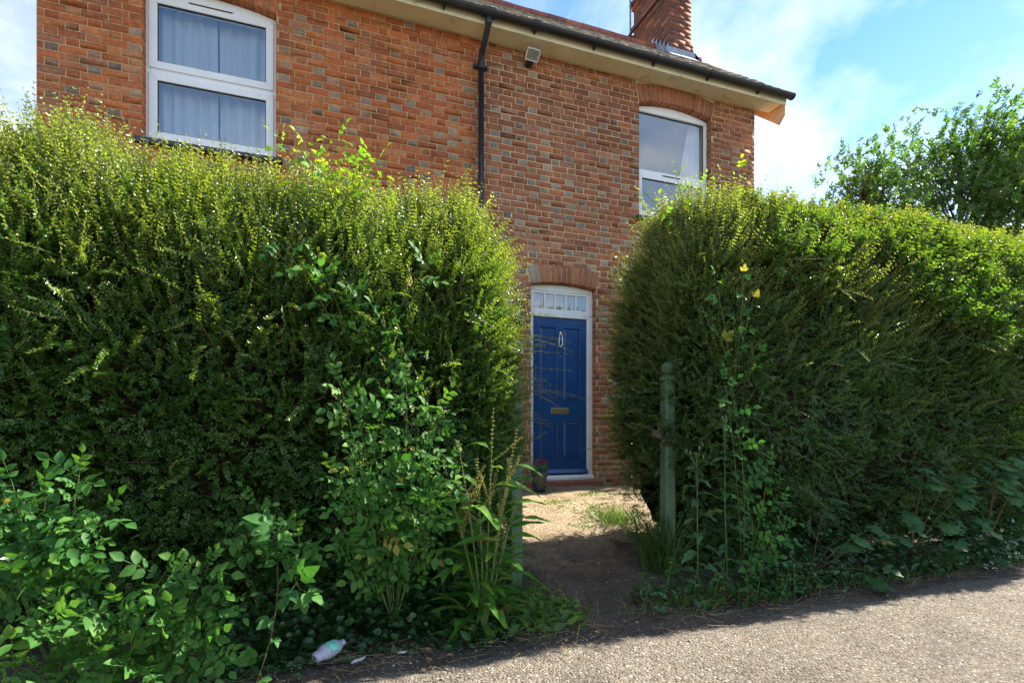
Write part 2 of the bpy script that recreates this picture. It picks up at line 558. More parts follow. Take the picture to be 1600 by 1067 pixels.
M['road'] = ground_mat('worn_chipped_asphalt', (0.080, 0.067, 0.053), (0.190, 0.161, 0.126), (0.42, 0.37, 0.30), 84, patch=((0.14, 0.115, 0.09), 1.3, 0.60))
M['path'] = ground_mat('gravelly_path', (0.17, 0.13, 0.085), (0.35, 0.265, 0.165), (0.5, 0.43, 0.33), 75, moss=((0.20, 0.19, 0.03), 2.6, 0.60), patch=((0.16, 0.105, 0.06), 2.0, 0.55), thin=(0.095, 0.076, 0.060))  # thin carries the painted gateway shade
M['dirt'] = ground_mat('trodden_dirt', (0.065, 0.050, 0.038), (0.115, 0.090, 0.068), (0.20, 0.17, 0.14), 70, moss=((0.05, 0.075, 0.02), 2.3, 0.66))

# ------------------------------------------------------------------ ground, path, road
gnoise = sines(3)


def ground_z(x, y):
    """height of the bare ground: level by the road, rising to the house"""
    t = np.clip((np.asarray(y, dtype=float) + 3.35) / 3.0, 0, 1)
    return 0.42 * (t * t * (3 - 2 * t) * 0.35 + t * 0.65)


def gz(x, y):
    return float(ground_z(x, y))


def sheet(name, xs, ys, zf, mat, kind='structure', keep=None):
    X, Y = np.meshgrid(xs, ys)
    P = np.stack([X.ravel(), Y.ravel()], 1)
    Z = zf(P[:, 0], P[:, 1])
    V = np.column_stack([P, Z])
    nx = len(xs)
    i = (np.arange(len(ys) - 1)[:, None] * nx + np.arange(nx - 1)[None]).ravel()
    F = np.stack([i, i + 1, i + nx + 1, i + nx], 1)
    if keep is not None:
        F = F[keep(V[F].mean(axis=1))]
    o = link_mesh(name, np_mesh(name, V, F, mat, smooth=True))
    o['kind'] = kind
    return o


def lin(a, b, st):
    return np.arange(a, b + st * 0.5, st)


far = np.array([30, 60, 120, 300, 900.0])
xs = np.concatenate([-far[::-1], lin(-12, 20, 0.25), far + 5])
ys = np.concatenate([-far[::-1], lin(-14, 12, 0.125), far])
sheet('ground', xs, ys, lambda x, y: ground_z(x, y) - 0.006 + 0.005 * gnoise(np.column_stack([x, y, 0 * x]), 0.7) * ((y > -3.3) & (np.abs(x) < 15)), M['dirt'])


def road_z(x, y):
    return 0.012 + 0.004 * gnoise(np.column_stack([x, y, 0 * x]), 1.6) * ((x > -6) & (x < 12) & (y > -9))


def road_edge(x):
    return -3.52 + 0.06 * gnoise(np.column_stack([x, 0 * x, 0 * x]), 1.5)


xr = np.concatenate([-far[::-1], lin(-8, 12, 0.1), far])
tr_ = np.concatenate([[0, 0.03, 0.08], lin(0.15, 1.0, 0.05)])
Vr = []
for t in tr_:
    e = road_edge(xr)
    y = e + (-9.2 - e) * t
    z = road_z(xr, y)
    if t == 0:
        z = z * 0 - 0.012
    Vr.append(np.column_stack([xr, y, z]))
Vr = np.concatenate(Vr)
nx = len(xr)
i = (np.arange(len(tr_) - 1)[:, None] * nx + np.arange(nx - 1)[None]).ravel()
tag(link_mesh('road', np_mesh('road', Vr, np.stack([i, i + nx, i + nx + 1, i + 1], 1), M['road'], smooth=True)), kind='structure')

# path from the gateway to the front door, widening behind the hedges
nsx, nsy = 60, 90
Vp = []
for j in range(nsy + 1):
    t = j / nsy
    y = -3.20 + t * 3.12
    k = min(1, max(0, (y + 2.1) / 0.7))
    xl = 1.35 - 0.85 * k
    xrr = 2.50 + 1.37 * k
    xx = np.linspace(xl, xrr, nsx + 1)
    yy = np.full(nsx + 1, y)
    ed = np.minimum(np.arange(nsx + 1), nsx - np.arange(nsx + 1)) / 5.0
    zz_ = ground_z(xx, yy) + 0.012 * np.clip(ed, 0, 1) * min(1, j / 6.0) - 0.03 * (1 - np.clip(ed, 0, 1)) + 0.007 * gnoise(np.column_stack([xx, yy, 0 * xx]), 0.5) - (0.03 if j == 0 else 0)
    Vp.append(np.column_stack([xx + 0.05 * gnoise(np.column_stack([yy, xx * 0, xx * 0]), 0.6), yy + 0.12 * (1 - t) * gnoise(np.column_stack([xx, xx * 0, xx * 0]), 0.45), zz_ + 0.012]))
Vp = np.concatenate(Vp)
i = (np.arange(nsy)[:, None] * (nsx + 1) + np.arange(nsx)[None]).ravel()
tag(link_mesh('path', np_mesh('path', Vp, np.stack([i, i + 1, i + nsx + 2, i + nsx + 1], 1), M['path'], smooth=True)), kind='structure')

# ------------------------------------------------------------------ the house
HX0, HX1 = -2.446, 6.088
SPLIT = 1.86
EAVE = 5.86
WT = 0.30
house = empty('brick_house', (1.8, 0.0, 0.40), 'two storey red brick cottage with grey headers, black gutter and blue front door', 'house')

OPEN = [dict(n='wl', x0=-1.607, x1=-0.391, z0=4.05, zs=5.575, rise=0.075),
        dict(n='wr', x0=4.10, x1=5.305, z0=4.05, zs=5.575, rise=0.075),
        dict(n='dr', x0=2.522, x1=3.451, z0=0.40, zs=2.985, rise=0.045)]


def arch_z(o, x, extra=0.0):
    m = 0.5 * (o['x0'] + o['x1'])
    h = 0.5 * (o['x1'] - o['x0'])
    return o['zs'] + o['rise'] * (1 - ((x - m) / h) ** 2) + extra


def wall_core(name, xa, xb, mat):
    """mortar bed of the wall with its openings, as blocks butted end to end"""
    mb = MB()
    ops = sorted([o for o in OPEN if xa <= o['x0'] and o['x1'] <= xb], key=lambda o: o['x0'])
    # split into x bands at every opening edge
    xs_ = sorted({xa, xb, *[o['x0'] for o in ops], *[o['x1'] for o in ops]})
    for a, b in zip(xs_[:-1], xs_[1:]):
        mid = 0.5 * (a + b)
        holes = [o for o in ops if o['x0'] < mid < o['x1']]
        if not holes:
            mb.box(a, b, 0.0, WT, 0.1, EAVE + 0.05)
            continue
        holes.sort(key=lambda o: o['z0'])
        z = 0.1
        for o in holes:
            mb.box(a, b, 0.0, WT, z, o['z0'])
            n = 12
            poly = [(a + (b - a) * k / n, arch_z(o, a + (b - a) * k / n)) for k in range(n + 1)]
            top = EAVE + 0.05
            mb.prism(poly + [(b, top), (a, top)], 0.0, WT, 'y')
            z = top
    return mb.build(name, mat, house)


wall_l = wall_core('wall', HX0, SPLIT, M['mortar_l'])
wall_r = wall_core('wall', SPLIT, HX1, M['mortar_r'])

# end walls and back wall (gables)
RIDGE_Y, RIDGE_Z, EAVE_Y, EAVE_Z = 1.66, 7.70, -0.34, 5.97
PITCH = math.atan2(RIDGE_Z - EAVE_Z, RIDGE_Y - EAVE_Y)
DEPTH = 2 * RIDGE_Y
for x0, x1 in ((HX0, HX0 + 0.22), (HX1 - 0.22, HX1)):
    MB().prism([(WT, 0.1), (DEPTH, 0.1), (DEPTH, EAVE), (RIDGE_Y, RIDGE_Z - 0.16), (WT, 6.38)], x0, x1, 'x').build('gable_wall', M['terracotta'], house)
MB().box(HX0 + 0.22, HX1 - 0.22, DEPTH - 0.2, DEPTH, 0.1, EAVE).build('back_wall', M['terracotta'], house)

# --- bricks in Flemish bond
brng = np.random.default_rng(5)


def brick_solid(corners, y0, y1, ch=0.004, jit=0.0012):
    """front-facing brick from 4 (x,z) corners (counter-clockwise seen from the front): chamfered face + sides"""
    c = np.asarray(corners, dtype=float)
    m = c.mean(axis=0)
    d = m - c
    l = np.linalg.norm(d, axis=1)[:, None]
    inner = c + d / l * ch * 1.4 + brng.normal(scale=jit, size=(4, 2))
    c = c + brng.normal(scale=jit, size=(4, 2))
    yf = y0 + brng.normal(scale=0.0004, size=4)
    V = [(inner[k, 0], yf[k], inner[k, 1]) for k in range(4)]
    V += [(c[k, 0], y0 + ch, c[k, 1]) for k in range(4)]
    V += [(c[k, 0], y1, c[k, 1]) for k in range(4)]
    F = [(0, 1, 2, 3)]
    for k in range(4):
        q = (k + 1) % 4
        F.append((4 + k, 4 + q, q, k))
        F.append((8 + k, 8 + q, 4 + q, 4 + k))
    return V, F


def brick_colour(x, z, header):
    u = brng.random()
    if x < SPLIT:
        red = np.array([[0.50, 0.155, 0.058], [0.44, 0.130, 0.054], [0.53, 0.195, 0.078], [0.37, 0.110, 0.054], [0.46, 0.170, 0.084]])
        c = red[brng.choice(5, p=[0.36, 0.26, 0.14, 0.10, 0.14])]
        pg = 0.42 if z < 4.9 else 0.20
        if header and u < pg:
            c = np.array([[0.30, 0.235, 0.195], [0.37, 0.285, 0.23], [0.235, 0.175, 0.15], [0.37, 0.215, 0.155]])[brng.choice(4)]
    else:
        red = np.array([[0.36, 0.140, 0.082], [0.32, 0.122, 0.074], [0.39, 0.150, 0.080], [0.27, 0.105, 0.070], [0.34, 0.155, 0.10]])
        c = red[brng.choice(5, p=[0.32, 0.27, 0.13, 0.13, 0.15])]
        pg = 0.60 if z < 5.0 else 0.22
        if header and u < pg:
            c = np.array([[0.28, 0.240, 0.215], [0.35, 0.285, 0.25], [0.215, 0.19, 0.18], [0.31, 0.195, 0.15]])[brng.choice(4)]
    if z < 1.4 and x > SPLIT:
        c = c * 0.6 + np.array([0.36, 0.22, 0.13]) * 0.4
    if brng.random() < 0.10:
        c = c * 0.65 + np.array([0.44, 0.27, 0.18]) * 0.35
    return c * brng.uniform(0.82, 1.12) * np.array([1.05, 0.99, 0.88])


COURSE, JO = 0.075, 0.0092
S_, H_ = 0.2155 + JO, 0.1030 + JO
bricks = []                                             # (corners, x, z, width, colour)
k = 0
z = 0.30
while z < EAVE - 0.02:
    zt = min(z + COURSE, EAVE + 0.03)
    off = 0.0 if k % 2 == 0 else -(S_ + H_) * 0.5
    x = HX0 + off - (S_ + H_) * 2
    header = False
    # quoin alternation is simply clipped at the ends
    spans = []
    while x < HX1:
        w = H_ if header else S_
        w *= brng.uniform(0.975, 1.025)
        spans.append((x, x + w, header))
        x += w
        header = not header
    wob = 0.003 * math.sin(k * 1.7)
    for a, b, hd in spans:
        pieces = [(max(a, HX0), min(b, HX1))]
        zc = 0.5 * (z + zt)
        for o in OPEN:
            if o['z0'] - 0.01 < zc < o['zs'] + o['rise'] + 0.232:
                lo, hi = o['x0'], o['x1']
                if zc > o['zs']:
                    sk = 0.05 * min(1.0, (zc + 0.03 - o['zs']) / 0.225) + 0.002
                    lo, hi = lo - sk, hi + sk
                    if zc > arch_z(o, min(max(0.5 * (a + b), o['x0']), o['x1']), 0.238):
                        continue
                new = []
                for p, q in pieces:
                    if q <= lo or p >= hi:
                        new.append((p, q))
                    else:
                        if p < lo:
                            new.append((p, lo + JO * 0.5))
                        if q > hi:
                            new.append((hi - JO * 0.5, q))
                pieces = new
        for p, q in pieces:
            if q - p < 0.03:
                continue
            g = JO * 0.5
            z0_, z1_ = z + g + wob * 0.3, zt - g + wob * 0.3
            crn = [(p + g, z0_), (q - g, z0_), (q - g, z1_), (p + g, z1_)]
            bricks.append((crn, 0.5 * (p + q), zc, q - p, brick_colour(0.5 * (p + q), zc, hd)))
    z += COURSE
    k += 1

CAMV = np.array([0.0, -6.23, 1.2])


def seen_size(b):
    _, x, z, w, _c = b
    vis = (z > 4.0 and x < 1.9) or (z > 3.3 and 1.9 <= x < 2.2) or (2.3 < x < 3.95 and z > 0.5) or (z > 3.9 and x >= 3.9)
    if not vis or x < -2.43:
        return 0
    d2 = (x ** 2 + 6.23 ** 2 + (z - 1.2) ** 2)
    zc = x * 0.343 + 6.23 * 0.939
    if (z - 1.2) / zc > 0.80:
        return 0
    return w / d2


order = sorted(range(len(bricks)), key=lambda q: -seen_size(bricks[q]))
single = set(order[:255])
for side, wall in ((0, wall_l), (1, wall_r)):
    BV, BF, BC = [], [], []
    hw = wloc(house)
    for q, (crn, x, z, w, c) in enumerate(bricks):
        if (x >= SPLIT) != bool(side):
            continue
        proud = min(-0.0026 + brng.normal(scale=0.0008), -0.0018)
        V, F = brick_solid(crn, proud, 0.02, 0.0014, 0.0015)
        V = np.array(V)
        if q in single:
            o_ = np.array([x, 0.0, z])
            me = np_mesh('brick', V - o_, np.array(F), M['brick'], {'bcol': ('FLOAT_COLOR', 'FACE', np.tile([*c, 1.0], (len(F), 1)))})
            link_mesh('brick', me, wall, o_)
        else:
            n0 = sum(len(v) for v in BV)
            BV.append(V - np.array(hw))
            BF.append(np.array(F) + n0)
            BC.append(np.tile([*c, 1.0], (len(F), 1)))
    me = np_mesh('brickwork', np.concatenate(BV), np.concatenate(BF), M['brick'], {'bcol': ('FLOAT_COLOR', 'FACE', np.concatenate(BC))})
    o = link_mesh('brickwork', me, wall, hw)
    o['kind'] = 'stuff'


# --- arches: one wedge brick after another, running back into the reveal
def arch_bricks(o, wall, n, hgt):
    m = 0.5 * (o['x0'] + o['x1'])
    half = 0.5 * (o['x1'] - o['x0'])
    tint = o['x1'] < SPLIT
    for k in range(n):
        a, b = -1 + 2 * k / n, -1 + 2 * (k + 1) / n
        g = 0.0052 / half
        xs_ = [m + half * (a + g), m + half * (b - g), m + (half + 0.05) * (b - g), m + (half + 0.05) * (a + g)]
        zs_ = [arch_z(o, xs_[0]), arch_z(o, xs_[1]), None, None]
        h = hgt + brng.normal(scale=0.003)
        zs_[2] = min(arch_z(o, xs_[1]) + h, EAVE + 0.03)
        zs_[3] = min(arch_z(o, xs_[0]) + h, EAVE + 0.03)
        V, F = brick_solid(list(zip(xs_, zs_)), -0.008 + brng.normal(scale=0.001), 0.16)
        V = np.array(V)
        # soffit face of the brick hangs 3 mm under the mortar bed
        V[:, 2] -= 0.004
        c = (np.array([0.45, 0.16, 0.075]) if tint else np.array([0.38, 0.145, 0.08])) * brng.uniform(0.72, 1.15)
        if brng.random() < 0.04:
            c = np.array([0.34, 0.26, 0.21])
        org = np.array([m + half * 0.5 * (a + b), 0, o['zs']])
        me = np_mesh('arch_brick', V - org, np.array(F), M['brick'], {'bcol': ('FLOAT_COLOR', 'FACE', np.tile([*c, 1.0], (len(F), 1)))})
        link_mesh('arch_brick', me, wall, org)


arch_bricks(OPEN[0], wall_l, 17, 0.225)
arch_bricks(OPEN[1], wall_r, 17, 0.225)
arch_bricks(OPEN[2], wall_r, 13, 0.222)

# --- reveals lined with brick ends
for o in OPEN:
    wall = wall_l if o['x1'] < SPLIT else wall_r
    RV, RF, RC = [], [], []
    for sx, xe in ((1, o['x0']), (-1, o['x1'])):
        z = 0.30
        kk = 0
        while z < o['zs'] - 0.02:
            if z + COURSE > o['z0'] + 0.02:
                z0_, z1_ = max(z, o['z0']) + 0.005, min(z + COURSE, o['zs']) - 0.005
                d = 0.10 if kk % 2 else 0.16
                y0, y1 = 0.004, 0.118
                xa, xb = xe + sx * 0.005, xe - sx * 0.004
                V = np.array([(xa, y0, z0_), (xa, y1, z0_), (xa, y1, z1_), (xa, y0, z1_), (xb, y0, z0_), (xb, y1, z0_), (xb, y1, z1_), (xb, y0, z1_)]) + brng.normal(scale=0.0007, size=(8, 3))
                F = np.array([(0, 1, 2, 3), (0, 4, 5, 1), (3, 2, 6, 7), (0, 3, 7, 4), (1, 5, 6, 2)])
                n0 = sum(len(v) for v in RV)
                RV.append(V - np.array(wloc(house)))
                RF.append(F + n0)
                RC.append(np.tile([*(brick_colour(xe, z, False)), 1.0], (5, 1)))
            z += COURSE
            kk += 1
    ob = link_mesh('reveal_brickwork', np_mesh('reveal_brickwork', np.concatenate(RV), np.concatenate(RF), M['brick'], {'bcol': ('FLOAT_COLOR', 'FACE', np.concatenate(RC))}), wall, wloc(house))
    ob['kind'] = 'stuff'


# --- windows
def window(o, zt, lo_ins, up_ins, vent):
    x0, x1, z0 = o['x0'] + 0.002, o['x1'] - 0.002, o['z0']
    yf, yb = 0.095, 0.165
    fw = 0.045
    n = 14
    mb = MB()
    zh = o['zs'] - 0.055                                   # underside of the straight head
    mb.box(x0, x0 + fw, yf, yb, z0, zh)
    mb.box(x1 - fw, x1, yf, yb, z0, zh)
    mb.box(x0 + fw, x1 - fw, yf, yb, z0, z0 + 0.05)
    mb.box(x0 + fw, x1 - fw, yf, yb, zt - 0.035, zt + 0.035)
    arc = [(x0 + (x1 - x0) * k / n, arch_z(o, x0 + (x1 - x0) * k / n) - 0.012) for k in range(n + 1)]
    mb.prism([(x1, zh), (x0, zh)] + arc, yf, yb, 'y')
    w = mb.build('window', M['upvc'], house, origin=(x0, yf, z0), bevel=0.006)
    for za, zb, ins in ((z0 + 0.05, zt - 0.035, lo_ins), (zt + 0.035, zh, up_ins)):
        xa, xb = x0 + fw, x1 - fw
        s = MB()
        ys_ = yf - 0.016 if ins > 0.02 else yf + 0.012
        ov = 0.012 if ins > 0.02 else -0.0015
        xa, xb, za, zb = xa - ov, xb + ov, za - ov, zb + ov
        ww = ins + ov
        s.prism([(xa, za), (xb, za), (xb - ww, za + ww), (xa + ww, za + ww)], ys_, yb - 0.02)
        s.prism([(xb, za), (xb, zb), (xb - ww, zb - ww), (xb - ww, za + ww)], ys_, yb - 0.02)
        s.prism([(xb, zb), (xa, zb), (xa + ww, zb - ww), (xb - ww, zb - ww)], ys_, yb - 0.02)
        s.prism([(xa, zb), (xa, za), (xa + ww, za + ww), (xa + ww, zb - ww)], ys_, yb - 0.02)
        s.build('sash', M['upvc'], w, bevel=0.004)
        gx0, gx1, gz0, gz1 = xa + ww, xb - ww, za + ww, zb - ww
        gk = MB()
        t = 0.007
        gk.box(gx0, gx1, ys_ + 0.012, ys_ + 0.03, gz0, gz0 + t)
        gk.box(gx0, gx1, ys_ + 0.012, ys_ + 0.03, gz1 - t, gz1)
        gk.box(gx0, gx0 + t, ys_ + 0.012, ys_ + 0.03, gz0 + t, gz1 - t)
        gk.box(gx1 - t, gx1, ys_ + 0.012, ys_ + 0.03, gz0 + t, gz1 - t)
        gk.build('gasket', M['gasket'], w)
        MB().box(gx0 + 0.002, gx1 - 0.002, ys_ + 0.022, ys_ + 0.026, gz0 + 0.002, gz1 - 0.002).build('pane', M['glass'], w)
    if vent == 'top':
        vx, vz, vl = 0.5 * (x0 + x1) - 0.02, zh + 0.012, 0.42
    else:
        vx, vz, vl = 0.5 * (x0 + x1) - 0.02, zt - 0.008, 0.30
    v = MB().box(vx - vl / 2, vx + vl / 2, yf - 0.030, yf - 0.001, vz - 0.007, vz + 0.011)
    v.build('trickle_vent', M['upvc'], w, bevel=0.003)
    MB().box(vx - vl / 2 + 0.012, vx + vl / 2 - 0.012, yf - 0.026, yf - 0.002, vz - 0.013, vz - 0.0075).build('vent_slot', M['gasket'], w)
    return w


win_l = window(OPEN[0], 4.775, 0.062, 0.062, 'top')
win_r = window(OPEN[1], 4.69, 0.055, 0.004, 'mid')
for o, w in ((OPEN[0], win_l), (OPEN[1], win_r)):
    MB().prism([(-0.075, o['z0'] - 0.075), (-0.075, o['z0'] - 0.03), (0.10, o['z0'] - 0.002), (0.20, o['z0'] - 0.002), (0.20, o['z0'] - 0.075)], o['x0'] - 0.06, o['x1'] + 0.06, 'x').build(
        'sill', M['slate_sill'], w, bevel=0.005)
    MB().box(o['x0'] + 0.004, o['x1'] - 0.004, 0.06, 0.094, o['z0'] + 0.001, o['z0'] + 0.022).build('sill_nosing', M['upvc'], w, bevel=0.004)

# rooms behind the upper windows and behind the fanlight
for (xa, xb, za, zb, yb) in ((HX0 + 0.25, SPLIT - 0.05, 3.15, 5.72, 3.0), (SPLIT + 0.05, HX1 - 0.25, 3.15, 5.72, 3.0), (2.2, 3.8, 0.5, 3.05, 3.0)):
    mb = MB()
    y0 = WT + 0.002
    mb.add([(xa, y0, za), (xb, y0, za), (xb, yb, za), (xa, yb, za), (xa, y0, zb), (xb, y0, zb), (xb, yb, zb), (xa, yb, zb)],
           [(0, 1, 2, 3), (4, 7, 6, 5), (0, 3, 7, 4), (1, 5, 6, 2), (3, 2, 6, 7)])
    mb.build('room', M['room_white'], house)


# curtains hang inside the glass
def curtain(name, label, x0, x1, z0, z1, y, folds, amp, seed, mat, gather=None):
    r = np.random.default_rng(seed)
    nx, nz = 150, 18
    u = np.linspace(0, 1, nx)
    ph = np.cumsum(r.uniform(0.5, 1.5, nx))
    ph = ph / ph[-1] * folds * 6.283
    V = []
    for j in range(nz):
        t = j / (nz - 1)
        a0, a1 = (x0, x1) if gather is None else gather(t)
        V.append(np.column_stack([a0 + (a1 - a0) * u + 0.008 * np.sin(ph * 0.5 + t * 2), y + amp * (0.5 + 0.5 * t) * np.sin(ph + 0.5 * np.sin(t * 3)) + 0.004 * np.sin(ph * 2.3), np.full(nx, z1 + (z0 - z1) * t)]))
    V = np.concatenate(V)
    i = (np.arange(nz - 1)[:, None] * nx + np.arange(nx - 1)[None]).ravel()
    org = np.array([0.5 * (x0 + x1), y, z0])
    o = link_mesh(name, np_mesh(name, V - org, np.stack([i, i + nx, i + nx + 1, i + 1], 1), mat, smooth=True), None, org)
    return tag(o, label, 'curtain')


curtain('net_curtain', 'white pleated net curtain on the left half of the big upper window', -1.66, -0.985, 3.98, 5.58, 0.245, 6, 0.026, 1, M['net'])
curtain('net_curtain', 'white pleated net curtain on the right half of the big upper window', -0.97, -0.33, 3.98, 5.58, 0.25, 5, 0.030, 2, M['net'])
curtain('drawn_curtain', 'pale curtain gathered at the right side of the window above the door', 4.75, 5.34, 3.98, 5.62, 0.25, 6, 0.02, 3, M['net'],
        gather=lambda t: (5.14 - 0.30 * min(1, t * 1.15) ** 0.8, 5.33))
curtain('fanlight_curtain', 'grey net curtain behind the small panes above the blue door', 2.50, 3.47, 2.60, 2.97, 0.27, 16, 0.012, 4, M['net_thin'])

# --- front door
od = OPEN[2]
DX0, DX1 = od['x0'] + 0.003, od['x1'] - 0.003
door = empty('front_door', (0.5 * (DX0 + DX1), 0.13, 0.50), parent=house)
fw = 0.062
mb = MB()
yf, yb = 0.098, 0.20
mb.box(DX0, DX0 + fw, yf, yb, 0.50, 2.93)
mb.box(DX1 - fw, DX1, yf, yb, 0.50, 2.93)
n = 14
mb.prism([(DX1, 2.93), (DX0, 2.93)] + [(DX0 + (DX1 - DX0) * k / n, arch_z(od, DX0 + (DX1 - DX0) * k / n) - 0.012) for k in range(n + 1)], yf, yb)
mb.box(DX0 + fw, DX1 - fw, yf + 0.004, yb, 2.60, 2.685)
mb.build('door_frame', M['white_paint'], door, bevel=0.006)
mb = MB()
for x in (DX0 + fw, DX1 - fw - 0.016):
    mb.box(x, x + 0.016, yf + 0.014, yf + 0.03, 0.565, 2.60)
mb.build('stop_bead', M['white_paint'], door, bevel=0.003)
MB().prism([(yf - 0.045, 0.50), (yf - 0.045, 0.53), (yf - 0.005, 0.562), (yb, 0.562), (yb, 0.50)], DX0, DX1, 'x').build('sill', M['white_paint'], door, bevel=0.004)
LX0, LX1 = DX0 + fw + 0.004, DX1 - fw - 0.004
LZ0, LZ1 = 0.572, 2.594
ly = 0.128
leaf = MB().box(LX0, LX1, ly + 0.012, ly + 0.045, LZ0, LZ1).build('door_leaf', M['blue_door'], door)
mb = MB()
st, ms = 0.105, 0.09
xm = 0.5 * (LX0 + LX1)
rails = [(LZ0, LZ0 + 0.20), (1.265, 1.525), (LZ1 - 0.115, LZ1)]
for a, b in ((LX0, LX0 + st), (LX1 - st, LX1)):
    mb.box(a, b, ly, ly + 0.012, LZ0, LZ1)
for a, b in rails:
    mb.box(LX0 + st, LX1 - st, ly + 0.0006, ly + 0.012, a, b)
for a, b in ((rails[0][1], rails[1][0]), (rails[1][1], rails[2][0])):
    mb.box(xm - ms / 2, xm + ms / 2, ly + 0.0004, ly + 0.012, a, b)
mb.build('stile', M['blue_door'], door, bevel=0.003)
for a, b in ((rails[0][1], rails[1][0]), (rails[1][1], rails[2][0])):
    for xa, xb in ((LX0 + st, xm - ms / 2), (xm + ms / 2, LX1 - st)):
        p = MB()
        i0, i1 = 0.018, 0.034
        V = []
        for ins, y in ((0.0, ly + 0.0105), (0.006, ly + 0.0105), (i0, ly + 0.0115), (i1, ly + 0.004), (i1 + 0.006, ly + 0.004)):
            V += [(xa + ins, y, a + ins), (xb - ins, y, a + ins), (xb - ins, y, b - ins), (xa + ins, y, b - ins)]
        F = []
        for r_ in range(4):
            for c_ in range(4):
                q = (c_ + 1) % 4
                F.append((r_ * 4 + c_, r_ * 4 + q, r_ * 4 + 4 + q, r_ * 4 + 4 + c_))
        F.append((16, 17, 18, 19))
        p.add(V, F).build('panel', M['blue_door'], door)
        bd = MB()
        for (q0, q1, r0, r1) in ((xa, xb, a, a + 0.012), (xa, xb, b - 0.012, b), (xa, xa + 0.012, a + 0.012, b - 0.012), (xb - 0.012, xb, a + 0.012, b - 0.012)):
            bd.box(q0, q1, ly - 0.004, ly + 0.012, r0, r1)
        bd.build('panel_moulding', M['blue_door'], door, bevel=0.004)
MB().prism([(ly - 0.045, 0.580), (ly - 0.045, 0.592), (ly - 0.012, 0.635), (ly - 0.0005, 0.64), (ly - 0.0005, 0.580)], LX0 + 0.003, LX1 - 0.003, 'x').build('weather_bar', M['blue_door'], door, bevel=0.003)
mb = MB().box(xm - 0.128, xm + 0.128, ly - 0.007, ly - 0.0003, 1.355, 1.435)
lp = mb.build('letter_plate', M['brass'], door, bevel=0.003)
MB().box(xm - 0.096, xm + 0.096, ly - 0.012, ly - 0.0075, 1.374, 1.416).build('letter_flap', M['brass'], lp, bevel=0.002)
kn = MB()
kn.lathe((xm, ly - 0.010, 2.40), [(0.0, -0.026), (0.016, -0.022), (0.022, 0.0), (0.016, 0.02), (0.0, 0.026)], 14)
kb = kn.build('knocker', M['chrome'], door, smooth=True)
MB().tube([(xm - 0.014, ly - 0.026, 2.395), (xm - 0.023, ly - 0.024, 2.30), (xm - 0.027, ly - 0.022, 2.255), (xm - 0.016, ly - 0.022, 2.232), (xm + 0.016, ly - 0.022, 2.232), (xm + 0.027, ly - 0.022, 2.255), (xm + 0.023, ly - 0.024, 2.30), (xm + 0.014, ly - 0.026, 2.395)],
          [0.006, 0.008, 0.009, 0.011, 0.011, 0.009, 0.008, 0.006], 10).build('knocker_ring', M['chrome'], kb, smooth=True)
MB().lathe((xm, ly - 0.006, 2.222), [(0.0, -0.012), (0.014, -0.008), (0.016, 0.0), (0.014, 0.008), (0.0, 0.012)], 12).build('striker', M['chrome'], kb, smooth=True)
ey = MB().lathe((xm, ly - 0.003, 2.10), [(0.0, -0.008), (0.006, -0.006), (0.008, 0), (0.006, 0.006), (0.0, 0.008)], 12).build('spy_hole', M['chrome'], door, smooth=True)
# fanlight of five panes
fx0, fx1, fz0, fz1 = DX0 + fw, DX1 - fw, 2.685, 2.93
mb = MB()
mb.box(fx0, fx1, yf + 0.012, yb - 0.03, fz0, fz0 + 0.022)
mb.box(fx0, fx1, yf + 0.012, yb - 0.03, fz1 - 0.03, fz1)
mb.box(fx0, fx0 + 0.028, yf + 0.012, yb - 0.03, fz0 + 0.022, fz1 - 0.03)
mb.box(fx1 - 0.028, fx1, yf + 0.012, yb - 0.03, fz0 + 0.022, fz1 - 0.03)
fan = mb.build('fanlight', M['white_paint'], door, bevel=0.003)
px0, px1 = fx0 + 0.028, fx1 - 0.028
step = (px1 - px0) / 5
for k in range(1, 5):
    MB().box(px0 + k * step - 0.010, px0 + k * step + 0.010, yf + 0.014, yb - 0.04, fz0 + 0.022, fz1 - 0.03).build('glazing_bar', M['white_paint'], fan, bevel=0.003)
for k in range(5):
    MB().box(px0 + k * step + (0.010 if k else 0.001), px0 + (k + 1) * step - (0.010 if k < 4 else 0.001), yf + 0.03, yf + 0.033, fz0 + 0.023, fz1 - 0.031).build('pane', M['glass'], fan)
# red tiled step in front of the door, one tile after another
for k in range(5):
    w = (od['x1'] - od['x0'] + 0.10) / 5
    xa = od['x0'] - 0.05 + k * w
    MB().box(xa + 0.003, xa + w - 0.003, -0.10, 0.098, 0.425, 0.497 + 0.002 * (k % 2)).build('step_tile', M['step_tile'], door, bevel=0.004)

# --- eaves: soffit, fascia, gutter, downpipe
sx_ = [HX0 - 0.12, -0.95, 0.62, 2.35, 3.98, 5.3, 6.355]
for k in range(6):
    dz = 0.0015 * (k % 2)
    MB().box(sx_[k] + 0.0015, sx_[k + 1] - 0.0015, -0.262, -0.0095, EAVE + dz, EAVE + 0.018 + dz).build('soffit_board', M['cream_paint'], house)
MB().box(HX0 - 0.12, 6.40, -0.284, -0.264, EAVE - 0.022, EAVE + 0.135).build('fascia', M['cream_paint'], house, bevel=0.003)
mb = MB()
GY, GZ, GR = -0.348, 5.945, 0.060
prof = [(GY + GR * math.cos(a), GZ + GR * math.sin(a)) for a in np.linspace(math.pi, 2 * math.pi, 15)]
prof_i = [(GY + (GR - 0.005) * math.cos(a), GZ + (GR - 0.005) * math.sin(a)) for a in np.linspace(2 * math.pi, math.pi, 15)]
gx0, gx1 = HX0 - 0.15, 6.445
gut = MB().prism(prof + prof_i, gx0, gx1, 'x').build('gutter', M['black_plastic'], house)
